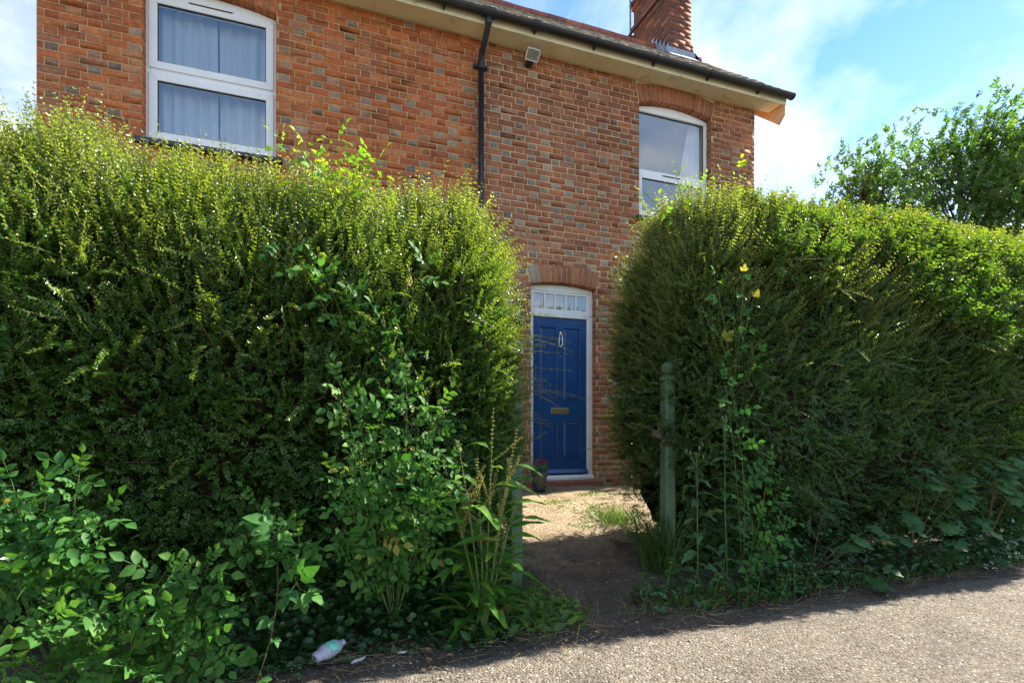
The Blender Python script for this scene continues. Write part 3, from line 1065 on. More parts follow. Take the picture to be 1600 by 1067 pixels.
cap = [(GY + (GR + 0.004) * math.cos(a), GZ + (GR + 0.004) * math.sin(a)) for a in np.linspace(math.pi, 2 * math.pi, 15)]
MB().prism(cap, gx1 - 0.03, gx1 + 0.006, 'x').build('stop_end', M['black_plastic'], gut, bevel=0.004)
for gx in (-1.9, -1.0, -0.15, 0.75, 1.35, 2.45, 3.25, 4.12, 4.98, 5.85):
    b = MB()
    o_ = [(GY + (GR + 0.006) * math.cos(a), GZ + (GR + 0.006) * math.sin(a)) for a in np.linspace(math.pi * 0.97, 2 * math.pi, 15)]
    i_ = [(GY + (GR + 0.0008) * math.cos(a), GZ + (GR + 0.0008) * math.sin(a)) for a in np.linspace(2 * math.pi, math.pi * 0.97, 15)]
    b.prism(o_ + i_, gx - 0.013, gx + 0.013, 'x')
    b.prism([(GY + 0.02, GZ - GR - 0.022), (GY + 0.062, GZ - 0.03), (GY + 0.062, GZ - 0.075)], gx - 0.011, gx + 0.011, 'x')
    b.build('gutter_bracket', M['black_plastic'], gut)
for gx, w in ((1.86, 0.075), (2.45, 0.045), (-0.55, 0.05)):
    o_ = [(GY + (GR + 0.009) * math.cos(a), GZ + (GR + 0.009) * math.sin(a)) for a in np.linspace(math.pi * 0.96, 2 * math.pi, 15)]
    i_ = [(GY + (GR + 0.0012) * math.cos(a), GZ + (GR + 0.0012) * math.sin(a)) for a in np.linspace(2 * math.pi, math.pi * 0.96, 15)]
    MB().prism(o_ + i_, gx - w, gx + w, 'x').build('gutter_union', M['black_plastic'], gut)
dpx = 1.86
pts = [(dpx, GY, GZ - 0.05), (dpx, GY, GZ - 0.13), (dpx, GY + 0.02, GZ - 0.165), (dpx, -0.11, GZ - 0.31), (dpx, -0.075, GZ - 0.35), (dpx, -0.062, GZ - 0.40)]
dp = MB().tube(pts, 0.035, 14).build('downpipe', M['black_plastic'], house, smooth=True)
MB().tube([(dpx, -0.062, GZ - 0.395), (dpx, -0.062, 0.42)], 0.034, 14).build('pipe_length', M['black_plastic'], dp, smooth=True)
for zc_ in (GZ - 0.44, 3.55, 1.9):
    m2 = MB().tube([(dpx, -0.062, zc_ - 0.05), (dpx, -0.062, zc_ + 0.05)], 0.042, 14)
    m2.box(dpx - 0.085, dpx + 0.085, -0.05, -0.009, zc_ - 0.018, zc_ + 0.018)
    for s in (-1, 1):
        m2.tube([(dpx + s * 0.07, -0.062, zc_), (dpx + s * 0.07, -0.02, zc_)], 0.014, 8)
    m2.build('pipe_clip', M['black_plastic'], dp)
for p in (GZ - 0.135, GZ - 0.31):
    yy = GY if p > GZ - 0.2 else -0.11
    MB().tube([(dpx, yy - 0.012, p + 0.012), (dpx, yy + 0.012, p - 0.012)], 0.041, 14).build('pipe_collar', M['black_plastic'], dp)

# --- bargeboard at the right gable
sl = math.tan(PITCH)


def rz(y):
    return EAVE_Z + (y - EAVE_Y) * sl


bb = [(-0.275, 5.945), (-0.275, 5.70), (-0.17, 5.60), (0.10, 5.60 + 0.27 * sl), (RIDGE_Y, 5.60 + (RIDGE_Y + 0.17) * sl), (RIDGE_Y, rz(RIDGE_Y) - 0.05), (-0.25, rz(-0.25) - 0.06)]
MB().prism(bb, 6.36, 6.392, 'x').build('bargeboard', M['warm_lit_board'], house, bevel=0.003)
sp = [(0.0, EAVE + 0.02), (RIDGE_Y, EAVE + 0.02 + RIDGE_Y * sl), (RIDGE_Y, EAVE + 0.04 + RIDGE_Y * sl), (0.0, EAVE + 0.04)]
MB().prism(sp, HX1 + 0.001, 6.358, 'x').build('verge_soffit', M['warm_lit_board'], house)

# --- roof
m, nt, p = base_mat('mossy_clay_tile')
at = nd(nt, 'ShaderNodeAttribute', attribute_name='bcol')
g = nd(nt, 'ShaderNodeNewGeometry')
c = mixc(nt, 1.0, at.outputs['Color'], ramp(nt, noise(nt, g.outputs['Position'], 25, 6, 0.7), [(0.3, (0.6, 0.6, 0.6)), (0.7, (1.3, 1.3, 1.25))]), 'MULTIPLY')
c = mixc(nt, ramp(nt, noise(nt, g.outputs['Position'], 6, 8, 0.75), [(0.48, (0, 0, 0)), (0.6, (0.85, 0.85, 0.85))]), c, (0.42, 0.39, 0.30))
c = mixc(nt, ramp(nt, noise(nt, g.outputs['Position'], 17, 5, 0.7), [(0.62, (0, 0, 0)), (0.7, (0.8, 0.8, 0.8))]), c, (0.36, 0.32, 0.10))
lk(nt, c, p.inputs['Base Color'])
p.inputs['Roughness'].default_value = 0.95
p.inputs['Specular IOR Level'].default_value = 0.15
b_ = nd(nt, 'ShaderNodeBump')
b_.inputs['Strength'].default_value = 1.0
b_.inputs['Distance'].default_value = 0.012
lk(nt, noise(nt, g.outputs['Position'], 50, 6, 0.75), b_.inputs['Height'])
lk(nt, b_.outputs[0], p.inputs['Normal'])
M['roof_tile'] = m

RX0, RX1 = HX0 - 0.2, 6.42
roof = MB()
roof.prism([(EAVE_Y + 0.10, rz(EAVE_Y + 0.10) - 0.075), (EAVE_Y + 0.10, rz(EAVE_Y + 0.10) - 0.03), (RIDGE_Y, RIDGE_Z - 0.03), (2 * RIDGE_Y - EAVE_Y, EAVE_Z - 0.03), (2 * RIDGE_Y - EAVE_Y, EAVE_Z - 0.075), (RIDGE_Y, RIDGE_Z - 0.075)], RX0 + 0.03, RX1 - 0.025, 'x')
roof_o = roof.build('roof', M['old_wood'], house)
TW, TG, TLn, TT = 0.168, 0.102, 0.262, 0.013
trng = np.random.default_rng(21)
ca, sa = math.cos(PITCH), math.sin(PITCH)


def tile_np():
    """local: x across, y up the slope, z out of the slope; a slightly cambered slab"""
    V = []
    for zoff in (0.0, -TT):
        for yy in (0.0, TLn):
            for xx, cz in ((-0.5, 0.0), (0.0, 0.006), (0.5, 0.0)):
                V.append((xx * (TW - 0.004), yy, zoff + cz))
    F = [(0, 1, 4, 3), (1, 2, 5, 4), (6, 9, 10, 7), (7, 10, 11, 8), (0, 6, 7, 1), (1, 7, 8, 2), (0, 3, 9, 6), (2, 8, 11, 5)]
    return np.array(V), np.array(F)


TV, TF = tile_np()
nrow = int((RIDGE_Y - EAVE_Y) / ca / TG)
tiles = []
for r_ in range(nrow):
    x = RX0 + (TW * 0.5 if r_ % 2 else 0.0)
    while x < RX1 - 0.02:
        tiles.append((x + TW / 2, r_))
        x += TW
tilt = 0.085
slots = sorted(range(len(tiles)), key=lambda q: (tiles[q][1] > 4 or tiles[q][0] < -0.3, tiles[q][1], tiles[q][0]))
lone = set(slots[:200])
TVs, TFs, TCs = [], [], []
palette = np.array([[0.30, 0.26, 0.21], [0.27, 0.24, 0.20], [0.33, 0.27, 0.21], [0.24, 0.205, 0.17], [0.33, 0.22, 0.16]])
for q, (x, r_) in enumerate(tiles):
    y0 = r_ * TG - 0.02
    V = TV.copy()
    V = V + trng.normal(scale=0.002, size=(1, 3)) * np.array([1, 1.5, 1])
    V[:, 2] += 0.030 - V[:, 1] * tilt + trng.normal(scale=0.002)
    V[:, 0] = np.minimum(V[:, 0] + x, RX1 + trng.normal(scale=0.003))
    yy = V[:, 1] + y0
    W = np.column_stack([V[:, 0], EAVE_Y + yy * ca - V[:, 2] * sa, EAVE_Z - 0.02 + yy * sa + V[:, 2] * ca])
    c = palette[trng.choice(5)] * trng.uniform(0.8, 1.15)
    cc = np.tile([*c, 1.0], (len(TF), 1))
    if q in lone:
        o_ = W.mean(axis=0)
        link_mesh('roof_tile', np_mesh('roof_tile', W - o_, TF, M['roof_tile'], {'bcol': ('FLOAT_COLOR', 'FACE', cc)}), roof_o, o_)
    else:
        TFs.append(TF + len(TVs) * len(TV))
        TVs.append(W - np.array(wloc(house)))
        TCs.append(cc)
o = link_mesh('tile_courses', np_mesh('tile_courses', np.concatenate(TVs), np.concatenate(TFs), M['roof_tile'], {'bcol': ('FLOAT_COLOR', 'FACE', np.concatenate(TCs))}), roof_o, wloc(house))
o['kind'] = 'stuff'
# back slope, plain
MB().prism([(RIDGE_Y + 0.02, RIDGE_Z - 0.02), (2 * RIDGE_Y - EAVE_Y, EAVE_Z - 0.02), (2 * RIDGE_Y - EAVE_Y, EAVE_Z + 0.02), (RIDGE_Y + 0.02, RIDGE_Z + 0.02)], RX0, RX1, 'x').build('back_slope', M['terracotta'], roof_o)
# red ridge tiles laid end to end
x = RX0
k = 0
while x < RX1 - 0.05:
    x2 = min(x + 0.305, RX1)
    jz = trng.normal(scale=0.004)
    ang = np.linspace(R(-30), R(210), 9)
    po = [(RIDGE_Y + 0.115 * math.cos(a), RIDGE_Z - 0.045 + jz + 0.115 * math.sin(a)) for a in ang]
    pi_ = [(RIDGE_Y + 0.098 * math.cos(a), RIDGE_Z - 0.045 + jz + 0.098 * math.sin(a)) for a in ang[::-1]]
    c = np.array([[0.36, 0.11, 0.065], [0.30, 0.10, 0.07], [0.40, 0.14, 0.08], [0.22, 0.09, 0.07]])[trng.choice(4)]
    mb = MB().prism(po + pi_, x + 0.005, x2 - 0.004, 'x')
    o = mb.build('ridge_tile', M['brick'], roof_o)
    a = o.data.attributes.new('bcol', 'FLOAT_COLOR', 'FACE')
    a.data.foreach_set('color', np.tile([*c, 1.0], len(o.data.polygons)).astype(np.float32))
    x = x2
    k += 1

# --- chimney stack straddling the ridge
CX0, CX1, CY0, CY1, CZ1 = 5.50, 5.95, 1.25, 2.30, 9.95
chim = MB().box(CX0 + 0.003, CX1 - 0.003, CY0 + 0.003, CY1 - 0.003, 7.0, CZ1).build('chimney', M['mortar_dark'], house)
VV, FF, CC = [], [], []
z = 7.02
k = 0


def chim_box(xa, xb, ya, yb, za, zb, c):
    V = np.array([(x, y, z) for z in (za, zb) for y in (ya, yb) for x in (xa, xb)]) + trng.normal(scale=0.0012, size=(8, 3)) * 0.6
    F = np.array([(0, 2, 3, 1), (4, 5, 7, 6), (0, 1, 5, 4), (2, 6, 7, 3), (0, 4, 6, 2), (1, 3, 7, 5)]) + 8 * len(VV)
    VV.append(V - np.array(wloc(house)))
    FF.append(F)
    CC.append(np.tile([*c, 1.0], (6, 1)))


def out_of(z):
    """how far each course stands out: plinth, string course and the corbelled head"""
    if z < 7.62:
        return 0.028
    if 8.40 < z < 8.48:
        return 0.035
    if 8.80 < z < 8.88:
        return 0.03
    if 8.88 < z < 8.96:
        return 0.06
    if 9.40 < z < 9.62:
        return 0.05
    return 0.0


while z < CZ1 - 0.05:
    e = out_of(z)
    a0, a1, b0, b1 = CX0 - e, CX1 + e, CY0 - e, CY1 + e
    for axis in ('f', 'b', 'l', 'r'):
        L0, L1 = (a0, a1) if axis in 'fb' else (b0, b1)
        s = L0 - (0.112 if k % 2 else 0.0)
        while s < L1 - 0.02:
            p, q = max(s, L0), min(s + 0.225, L1)
            s += 0.225
            if q - p < 0.03:
                continue
            c = np.array([[0.26, 0.095, 0.058], [0.20, 0.078, 0.052], [0.32, 0.12, 0.065], [0.15, 0.075, 0.055], [0.38, 0.15, 0.08]])[trng.choice(5, p=[0.3, 0.28, 0.17, 0.2, 0.05])] * trng.uniform(0.85, 1.15)
            g2 = 0.0035
            dpt = 0.075 + e
            jy = trng.normal(scale=0.0015)
            if axis == 'f':
                chim_box(p + g2, q - g2, b0 + jy - 0.002, b0 + dpt, z + g2, z + COURSE - g2, c)
            elif axis == 'b':
                chim_box(p + g2, q - g2, b1 - dpt, b1 + 0.002, z + g2, z + COURSE - g2, c)
            elif axis == 'l':
                chim_box(a0 + jy - 0.0005, a0 + 0.07 + e, p + g2 + 0.001, q - g2 - 0.001, z + g2 + 0.0004, z + COURSE - g2 - 0.0004, c)
            else:
                chim_box(a1 - 0.07 - e, a1 + 0.0005, p + g2 + 0.001, q - g2 - 0.001, z + g2 + 0.0004, z + COURSE - g2 - 0.0004, c)
    z += COURSE
    k += 1
o = link_mesh('chimney_brickwork', np_mesh('chimney_brickwork', np.concatenate(VV), np.concatenate(FF), M['brick'], {'bcol': ('FLOAT_COLOR', 'FACE', np.concatenate(CC))}), chim, wloc(house))
o['kind'] = 'stuff'
# lead flashing: apron at the front, stepped pieces up the side
MB().prism([(CY0 - 0.036, rz(CY0) - 0.02), (CY0 - 0.034, rz(CY0) + 0.12), (CY0 - 0.030, rz(CY0) + 0.12), (CY0 - 0.030, rz(CY0) + 0.035), (CY0 - 0.17, rz(CY0 - 0.17) + 0.038), (CY0 - 0.17, rz(CY0 - 0.17) + 0.032)], CX0 - 0.06, CX1 + 0.06, 'x').build('apron_flashing', M['lead'], chim)
for k in range(5):
    ya = CY0 - 0.035 + k * 0.10
    zb = rz(ya) + 0.005
    MB().prism([(ya, zb), (ya + 0.112, zb + 0.112 * sl), (ya + 0.112, zb + 0.112 * sl + 0.075), (ya, zb + 0.112 * sl + 0.105)], CX0 - 0.036 - 0.001 * k, CX0 - 0.031 - 0.001 * k, 'x').build('step_flashing', M['lead'], chim)
for cy in (1.55, 2.02):
    MB().lathe((0.5 * (CX0 + CX1), cy, CZ1 - 0.02), [(0.11, 0), (0.125, 0.05), (0.115, 0.1), (0.10, 0.38), (0.12, 0.40), (0.12, 0.44), (0.09, 0.44), (0.085, 0.1)], 18).build('chimney_pot', M['terracotta'], chim, smooth=True)

# --- television aerial lashed to the chimney
ax, ay = CX0 - 0.085, CY1 - 0.02
aer = empty('tv_aerial', (ax, ay, 7.8), 'thin grey television aerial on a pole strapped to the chimney', 'aerial')
MB().tube([(ax, ay, 7.75), (ax, ay, 9.75)], 0.017, 10).build('pole', M['steel'], aer)
MB().box(ax - 0.03, CX0 - 0.002, ay - 0.02, ay + 0.05, 8.30, 8.34).build('bracket', M['rust'], aer)
MB().box(ax - 0.02, ax + 0.02, CY0 - 0.10, ay + 0.10, 8.355, 8.375).build('lashing_bar', M['rust'], aer)
bz = 8.985
boom = MB().tube([(ax + 0.15, ay, bz + 0.17), (ax - 0.95, ay, bz + 0.17)], 0.010, 8).build('boom', M['steel'], aer)
for k in range(12):
    xx = ax - 0.08 - k * 0.075
    MB().tube([(xx, ay, bz + 0.02), (xx, ay, bz + 0.32)], 0.0055, 6).build('element', M['steel'], boom)

# --- security floodlight under the eaves
fl = empty('floodlight', (2.48, -0.02, 5.68), 'small white floodlight with square lamp face fixed to brick wall under the eaves', 'floodlight')
fl.rotation_euler = (0, 0, 0)
c = Vector((2.48, -0.155, 5.735))
ax_x = Vector((1, 0, 0.0))
fwd = Vector((-0.05, -0.62, -0.78)).normalized()
ax_x = (ax_x - fwd * ax_x.dot(fwd)).normalized()
upv = ax_x.cross(fwd) * -1


def obox(mb, c, ax, ay_, az, hx, hy, hz, taper=1.0):
    v = []
    for sz in (-1, 1):
        t = taper if sz > 0 else 1.0
        for sy in (-1, 1):
            for sx in (-1, 1):
                v.append(c + ax * sx * hx * t + ay_ * sy * hy * t + az * sz * hz)
    mb.add(v, [(0, 2, 3, 1), (4, 5, 7, 6), (0, 1, 5, 4), (2, 6, 7, 3), (0, 4, 6, 2), (1, 3, 7, 5)])
    return mb


obox(MB(), c, ax_x, upv, fwd, 0.068, 0.052, 0.040, 1.18).build('housing', M['white_metal'], fl, bevel=0.006)
obox(MB(), c + fwd * 0.043, ax_x, upv, fwd, 0.072, 0.056, 0.004).build('lamp_face', M['lamp_glass'], fl)
rim = MB()
for s in (-1, 1):
    obox(rim, c + fwd * 0.045 + upv * s * 0.0605, ax_x, upv, fwd, 0.083, 0.006, 0.008)
    obox(rim, c + fwd * 0.0445 + ax_x * s * 0.077, ax_x, upv, fwd, 0.006, 0.0545, 0.008)
rim.build('rim', M['white_metal'], fl)
MB().box(2.44, 2.52, -0.10, -0.009, 5.655, 5.70).build('bracket', M['black_plastic'], fl, bevel=0.004)
MB().tube([(2.48, -0.10, 5.68), (2.48, -0.14, 5.72)], 0.014, 8).build('arm', M['black_plastic'], fl)

# --- wall lantern and number plaque left of the door
la = empty('wall_lantern', (2.31, -0.02, 2.5), 'black topped glass wall lantern on brick left of the blue door', 'lantern')
MB().lathe((2.31, -0.11, 2.655), [(0.085, 0.0), (0.075, 0.02), (0.03, 0.055), (0.012, 0.07), (0.0, 0.085)], 12).build('cap', M['black_plastic'], la)
MB().lathe((2.31, -0.11, 2.475), [(0.045, 0.0), (0.075, 0.18)], 6).build('glass_body', M['glass'], la)
for k in range(6):
    a = 2 * math.pi * k / 6
    MB().tube([(2.31 + 0.046 * math.cos(a), -0.11 + 0.046 * math.sin(a), 2.475), (2.31 + 0.076 * math.cos(a), -0.11 + 0.076 * math.sin(a), 2.655)], 0.005, 6).build('frame_bar', M['black_plastic'], la)
MB().lathe((2.31, -0.11, 2.45), [(0.0, -0.02), (0.03, -0.012), (0.05, 0.012), (0.048, 0.024)], 12).build('base', M['black_plastic'], la)
MB().lathe((2.31, -0.11, 2.50), [(0.0, 0), (0.028, 0.02), (0.032, 0.07), (0.0, 0.11)], 12).build('bulb', M['plaque'], la, smooth=True)
MB().box(2.28, 2.34, -0.05, -0.009, 2.42, 2.56).tube([(2.31, -0.03, 2.46), (2.31, -0.08, 2.44), (2.31, -0.11, 2.44)], 0.010, 8).build('arm', M['black_plastic'], la)
pq = empty('number_plaque', (2.355, -0.012, 2.16), 'small white number plaque on brick left of the blue door', 'plaque')
MB().box(2.285, 2.42, -0.019, -0.009, 2.09, 2.25).build('plate', M['plaque'], pq, bevel=0.003)
MB().box(2.365, 2.381, -0.0215, -0.0192, 2.115, 2.225).box(2.320, 2.3649, -0.0215, -0.0192, 2.145, 2.16).prism([(2.3649, 2.225), (2.320, 2.16), (2.334, 2.1601), (2.3649, 2.205)], -0.0215, -0.0192).build('numeral', M['plaque_ink'], pq)

# terracotta pieces lying by the wall
tp = MB()
tp.prism([(3.56, gz(0, -.2) + 0.005), (3.86, gz(0, -.2) + 0.0), (3.88, gz(0, -.2) + 0.055), (3.66, gz(0, -.2) + 0.062), (3.585, gz(0, -.2) + 0.095)], -0.28, -0.16)
tag(tp.build('broken_tile', M['terracotta'], None, origin=(3.7, -0.2, 0.42), bevel=0.006), 'broken terracotta tile lying at the foot of the brick wall right of door', 'tile')


# ------------------------------------------------------------------ vegetation: leaves in bulk
def leaf_quads(B, D, N, L, W, fold=0.25, droop=0.1):
    """folded four-corner leaves: base, side, tip, side -> two triangles each"""
    D = unit(D)
    S = unit(np.cross(D, N))
    U = np.cross(S, D)
    L = L[:, None]
    W = W[:, None]
    n = len(B)
    V = np.empty((n, 4, 3), dtype=np.float32)
    V[:, 0] = B
    V[:, 1] = B + D * L * 0.48 + S * W * 0.5 + U * W * fold
    V[:, 2] = B + D * L - U * L * droop
    V[:, 3] = B + D * L * 0.48 - S * W * 0.5 + U * W * fold
    i = (np.arange(n) * 4)[:, None]
    F = np.concatenate([i + np.array([[0, 1, 2]]), i + np.array([[0, 2, 3]])], axis=1).reshape(-1, 3)
    return V.reshape(-1, 3), F


def leaf_hex(B, D, N, L, W, fold=0.2, droop=0.15):
    """rounder leaves, six outline corners and a midrib: four triangles on each side folded"""
    D = unit(D)
    S = unit(np.cross(D, N))
    U = np.cross(S, D)
    L = L[:, None]
    W = W[:, None]
    n = len(B)
    V = np.empty((n, 6, 3), dtype=np.float32)
    V[:, 0] = B
    V[:, 1] = B + D * L * 0.28 + S * W * 0.44 + U * W * fold
    V[:, 2] = B + D * L * 0.66 + S * W * 0.40 + U * (W * fold - L * droop * 0.4)
    V[:, 3] = B + D * L - U * L * droop
    V[:, 4] = B + D * L * 0.66 - S * W * 0.40 + U * (W * fold - L * droop * 0.4)
    V[:, 5] = B + D * L * 0.28 - S * W * 0.44 + U * W * fold
    i = (np.arange(n) * 6)[:, None]
    F = np.concatenate([i + np.array([[0, 1, 2, 3]]), i + np.array([[0, 3, 4, 5]])], axis=1).reshape(-1, 4)
    return V.reshape(-1, 3), F


def shoots(P, D, Ls, K, lL, lW, ref, r, curve=None, gap=0.15, both=True, spread=0.9, young=0.0, young_pow=3.0):
    """leafy shoots: P base, D direction, Ls length, K nodes with a pair of leaves each"""
    S = len(P)
    D = unit(D)
    ref = unit(ref + r.normal(scale=0.35, size=(S, 3)))
    side = unit(np.cross(D, ref))
    nor = np.cross(side, D)
    t = (np.arange(K) + 0.6) / K
    tt = gap + (1 - gap) * t
    C = np.zeros((S, 3)) if curve is None else curve
    pos = P[:, None] + D[:, None] * (Ls[:, None] * tt)[..., None] + C[:, None] * (Ls[:, None] * tt ** 2)[..., None]
    tan = unit(D[:, None] + 2 * C[:, None] * tt[None, :, None])
    out = []
    Lf = lL * r.uniform(0.75, 1.2, (S, K)) * (1.08 - 0.5 * t[None] ** 3)
    ages = np.clip(young[:, None] if isinstance(young, np.ndarray) else young, 0, 1) * (0.15 + 0.85 * t[None] ** young_pow) * np.ones((S, K))
    base_t = r.random((S, 1))
    for sgn in ((-1, 1) if both else (1,)):
        roll = r.normal(scale=0.45, size=(S, K, 1))
        sd = side[:, None] * np.cos(roll) + nor[:, None] * np.sin(roll)
        d = unit(sd * sgn * spread + tan * r.uniform(0.3, 0.85, (S, K, 1)) + r.normal(scale=0.15, size=(S, K, 3)))
        n_ = unit(nor[:, None] + tan * 0.25 + r.normal(scale=0.3, size=(S, K, 3)))
        tint = np.clip(base_t * 0.55 + 0.45 * r.random((S, K)), 0, 1)
        out.append((pos.reshape(-1, 3), d.reshape(-1, 3), n_.reshape(-1, 3), Lf.ravel(), (Lf * lW / lL * r.uniform(0.85, 1.15, (S, K))).ravel(), tint.ravel(), ages.ravel()))
    return [np.concatenate(z_) for z_ in zip(*out)], (P, D, Ls, C)


def stems_np(P, D, Ls, C, rad):
    """thin three-sided stems with two joints"""
    S = len(P)
    T = np.array([0.0, 0.5, 1.0])
    pos = P[:, None] + D[:, None] * (Ls[:, None] * T)[..., None] + C[:, None] * (Ls[:, None] * T ** 2)[..., None]
    a = np.where(np.abs(D[:, 2:3]) < 0.9, np.array([[0, 0, 1.0]]), np.array([[0, 1.0, 0]]))
    s = unit(np.cross(D, a))
    u = np.cross(s, D)
    rr = np.asarray(rad)[:, None] * np.array([1.0, 0.8, 0.35])
    V = np.empty((S, 3, 3, 3), dtype=np.float32)
    for k in range(3):
        an = 2.094 * k
        V[:, :, k] = pos + (s * math.cos(an) + u * math.sin(an))[:, None] * rr[..., None]
    i = (np.arange(S) * 9)[:, None]
    q = []
    for j in range(2):
        for k in range(3):
            k2 = (k + 1) % 3
            q.append([j * 3 + k, j * 3 + k2, j * 3 + 3 + k2, j * 3 + 3 + k])
    F = (i[:, None] + np.array(q)[None]).reshape(-1, 4)
    return V.reshape(-1, 3), F


def bulk(name, parent, parts, mat, shape=leaf_quads, fold=0.25, droop=0.1):
    """join leaf arrays (B, D, N, L, W, t, a) into one foliage mesh"""
    B, D, N, L, W, t, a = [np.concatenate(z_) for z_ in zip(*parts)]
    V, F = shape(B, D, N, L, W, fold, droop)
    per = len(F) // len(B)
    org = np.array(wloc(parent)) if parent else np.zeros(3)
    me = np_mesh(name, V - org, F, mat, {'t': ('FLOAT', 'FACE', np.repeat(t, per)), 'a': ('FLOAT', 'FACE', np.repeat(a, per))})
    o = link_mesh(name, me, parent, org)
    o['kind'] = 'stuff'
    return o


def bulk_stems(name, parent, parts, mat):
    Vs, Fs, o_ = [], [], 0
    for (P, D, Ls, C), rad in parts:
        V, F = stems_np(P, D, Ls, C, rad)
        Vs.append(V)
        Fs.append(F + o_)
        o_ += len(V)
    org = np.array(wloc(parent)) if parent else np.zeros(3)
    o = link_mesh(name, np_mesh(name, np.concatenate(Vs) - org, np.concatenate(Fs), mat), parent, org)
    o['kind'] = 'stuff'
    return o


# ------------------------------------------------------------------ hedges
def hedge_grid(x0, x1, prof, cap0, cap1, hfun, seed, amp, nx=120, nt=90, yc=-2.35, zc=1.2, lo=0.0):
    """surface of a clipped hedge: profile swept along x, rounded off at its ends"""
    f1, f2 = sines(seed), sines(seed + 50)
    pr = np.array(prof, dtype=float)
    seg = np.concatenate([[0], np.cumsum(np.linalg.norm(np.diff(pr, axis=0), axis=1))])
    tt = np.linspace(0, seg[-1], nt)
    y = np.interp(tt, seg, pr[:, 0])
    z = np.interp(tt, seg, pr[:, 1])
    ker = np.array([1, 2, 3, 2, 1]) / 9.0
    y = np.convolve(np.pad(y, 2, 'edge'), ker, 'valid')
    z = np.convolve(np.pad(z, 2, 'edge'), ker, 'valid')
    ux = np.linspace(0, 1, nx)
    X = x0 + (x1 - x0) * ux
    if cap0:
        e = np.linspace(0, 1, 18)
        X = np.concatenate([x0 + cap0 * (1 - np.cos(e[:-1] * math.pi / 2)), np.linspace(x0 + cap0, x1 - (cap1 or 0), nx)])
    if cap1:
        e = np.linspace(0, 1, 18)
        X = np.concatenate([X[X < x1 - cap1 - 1e-6], x1 - cap1 * (1 - np.sin(e * math.pi / 2))])
    s = np.ones_like(X)
    if cap0:
        m_ = X < x0 + cap0
        s[m_] = np.clip(1 - np.clip((x0 + cap0 - X[m_]) / cap0, 0, 1) ** 2.6, 0, 1) ** (1 / 2.6)
    if cap1:
        m_ = X > x1 - cap1
        s[m_] = np.clip(1 - np.clip((X[m_] - x1 + cap1) / cap1, 0, 1) ** 2.6, 0, 1) ** (1 / 2.6)
    YY = yc + (y[None] - yc) * s[:, None]
    ZZ = zc + (z[None] - zc) * np.where(z[None] > zc, s[:, None], np.sqrt(s[:, None]))
    ZZ = np.where(ZZ > 1.0, 1.0 + (ZZ - 1.0) * (hfun(X)[:, None]), ZZ)
    V = np.stack([np.repeat(X[:, None], nt, 1), YY, ZZ], -1)
    nX = len(X)
    Vg = V.copy()
    # normals
    du = np.gradient(Vg, axis=0)
    dv = np.gradient(Vg, axis=1)
    Nn = unit(np.cross(dv, du))
    cen = np.array([0, yc, 1.3])
    chk = (V - cen) * np.array([0, 1, 1])
    flip = np.sign((Nn * chk).sum(-1, keepdims=True))
    flip[flip == 0] = 1
    Nn = Nn * flip
    bad = ~np.isfinite(Nn).all(-1) | (np.linalg.norm(Nn, axis=-1) < 0.5)
    Nn[bad] = np.array([1.0, 0, 0]) if cap1 else np.array([-1.0, 0, 0])
    pf = V.reshape(-1, 3)
    dis = amp * (0.6 * f1(pf, 0.9) + 0.4 * f2(pf, 0.35))
    Vd = pf + Nn.reshape(-1, 3) * dis[:, None]
    i = (np.arange(nX - 1)[:, None] * nt + np.arange(nt - 1)[None]).ravel()
    F = np.stack([i, i + 1, i + nt + 1, i + nt], 1)
    return Vd, F, Nn.reshape(-1, 3)


def sample_grid(V, F, N, n, wfun, r):
    q = V[F]
    ar = 0.5 * (np.linalg.norm(np.cross(q[:, 1] - q[:, 0], q[:, 2] - q[:, 0]), axis=1) + np.linalg.norm(np.cross(q[:, 2] - q[:, 0], q[:, 3] - q[:, 0]), axis=1))
    cen = q.mean(axis=1)
    nn = unit(N[F].mean(axis=1))
    w = ar * wfun(cen, nn)
    k = r.choice(len(F), size=n, p=w / w.sum())
    a, b = r.random((n, 1)), r.random((n, 1))
    q = q[k]
    P = q[:, 0] * (1 - a) * (1 - b) + q[:, 1] * a * (1 - b) + q[:, 2] * a * b + q[:, 3] * (1 - a) * b
    return P, nn[k]


def view_weight(cen, nn):
    v = CAMV - cen
    f = (unit(v) * nn).sum(1)
    return np.where(f > -0.15, 1.0, 0.22)


UP = np.array([0, 0, 1.0])


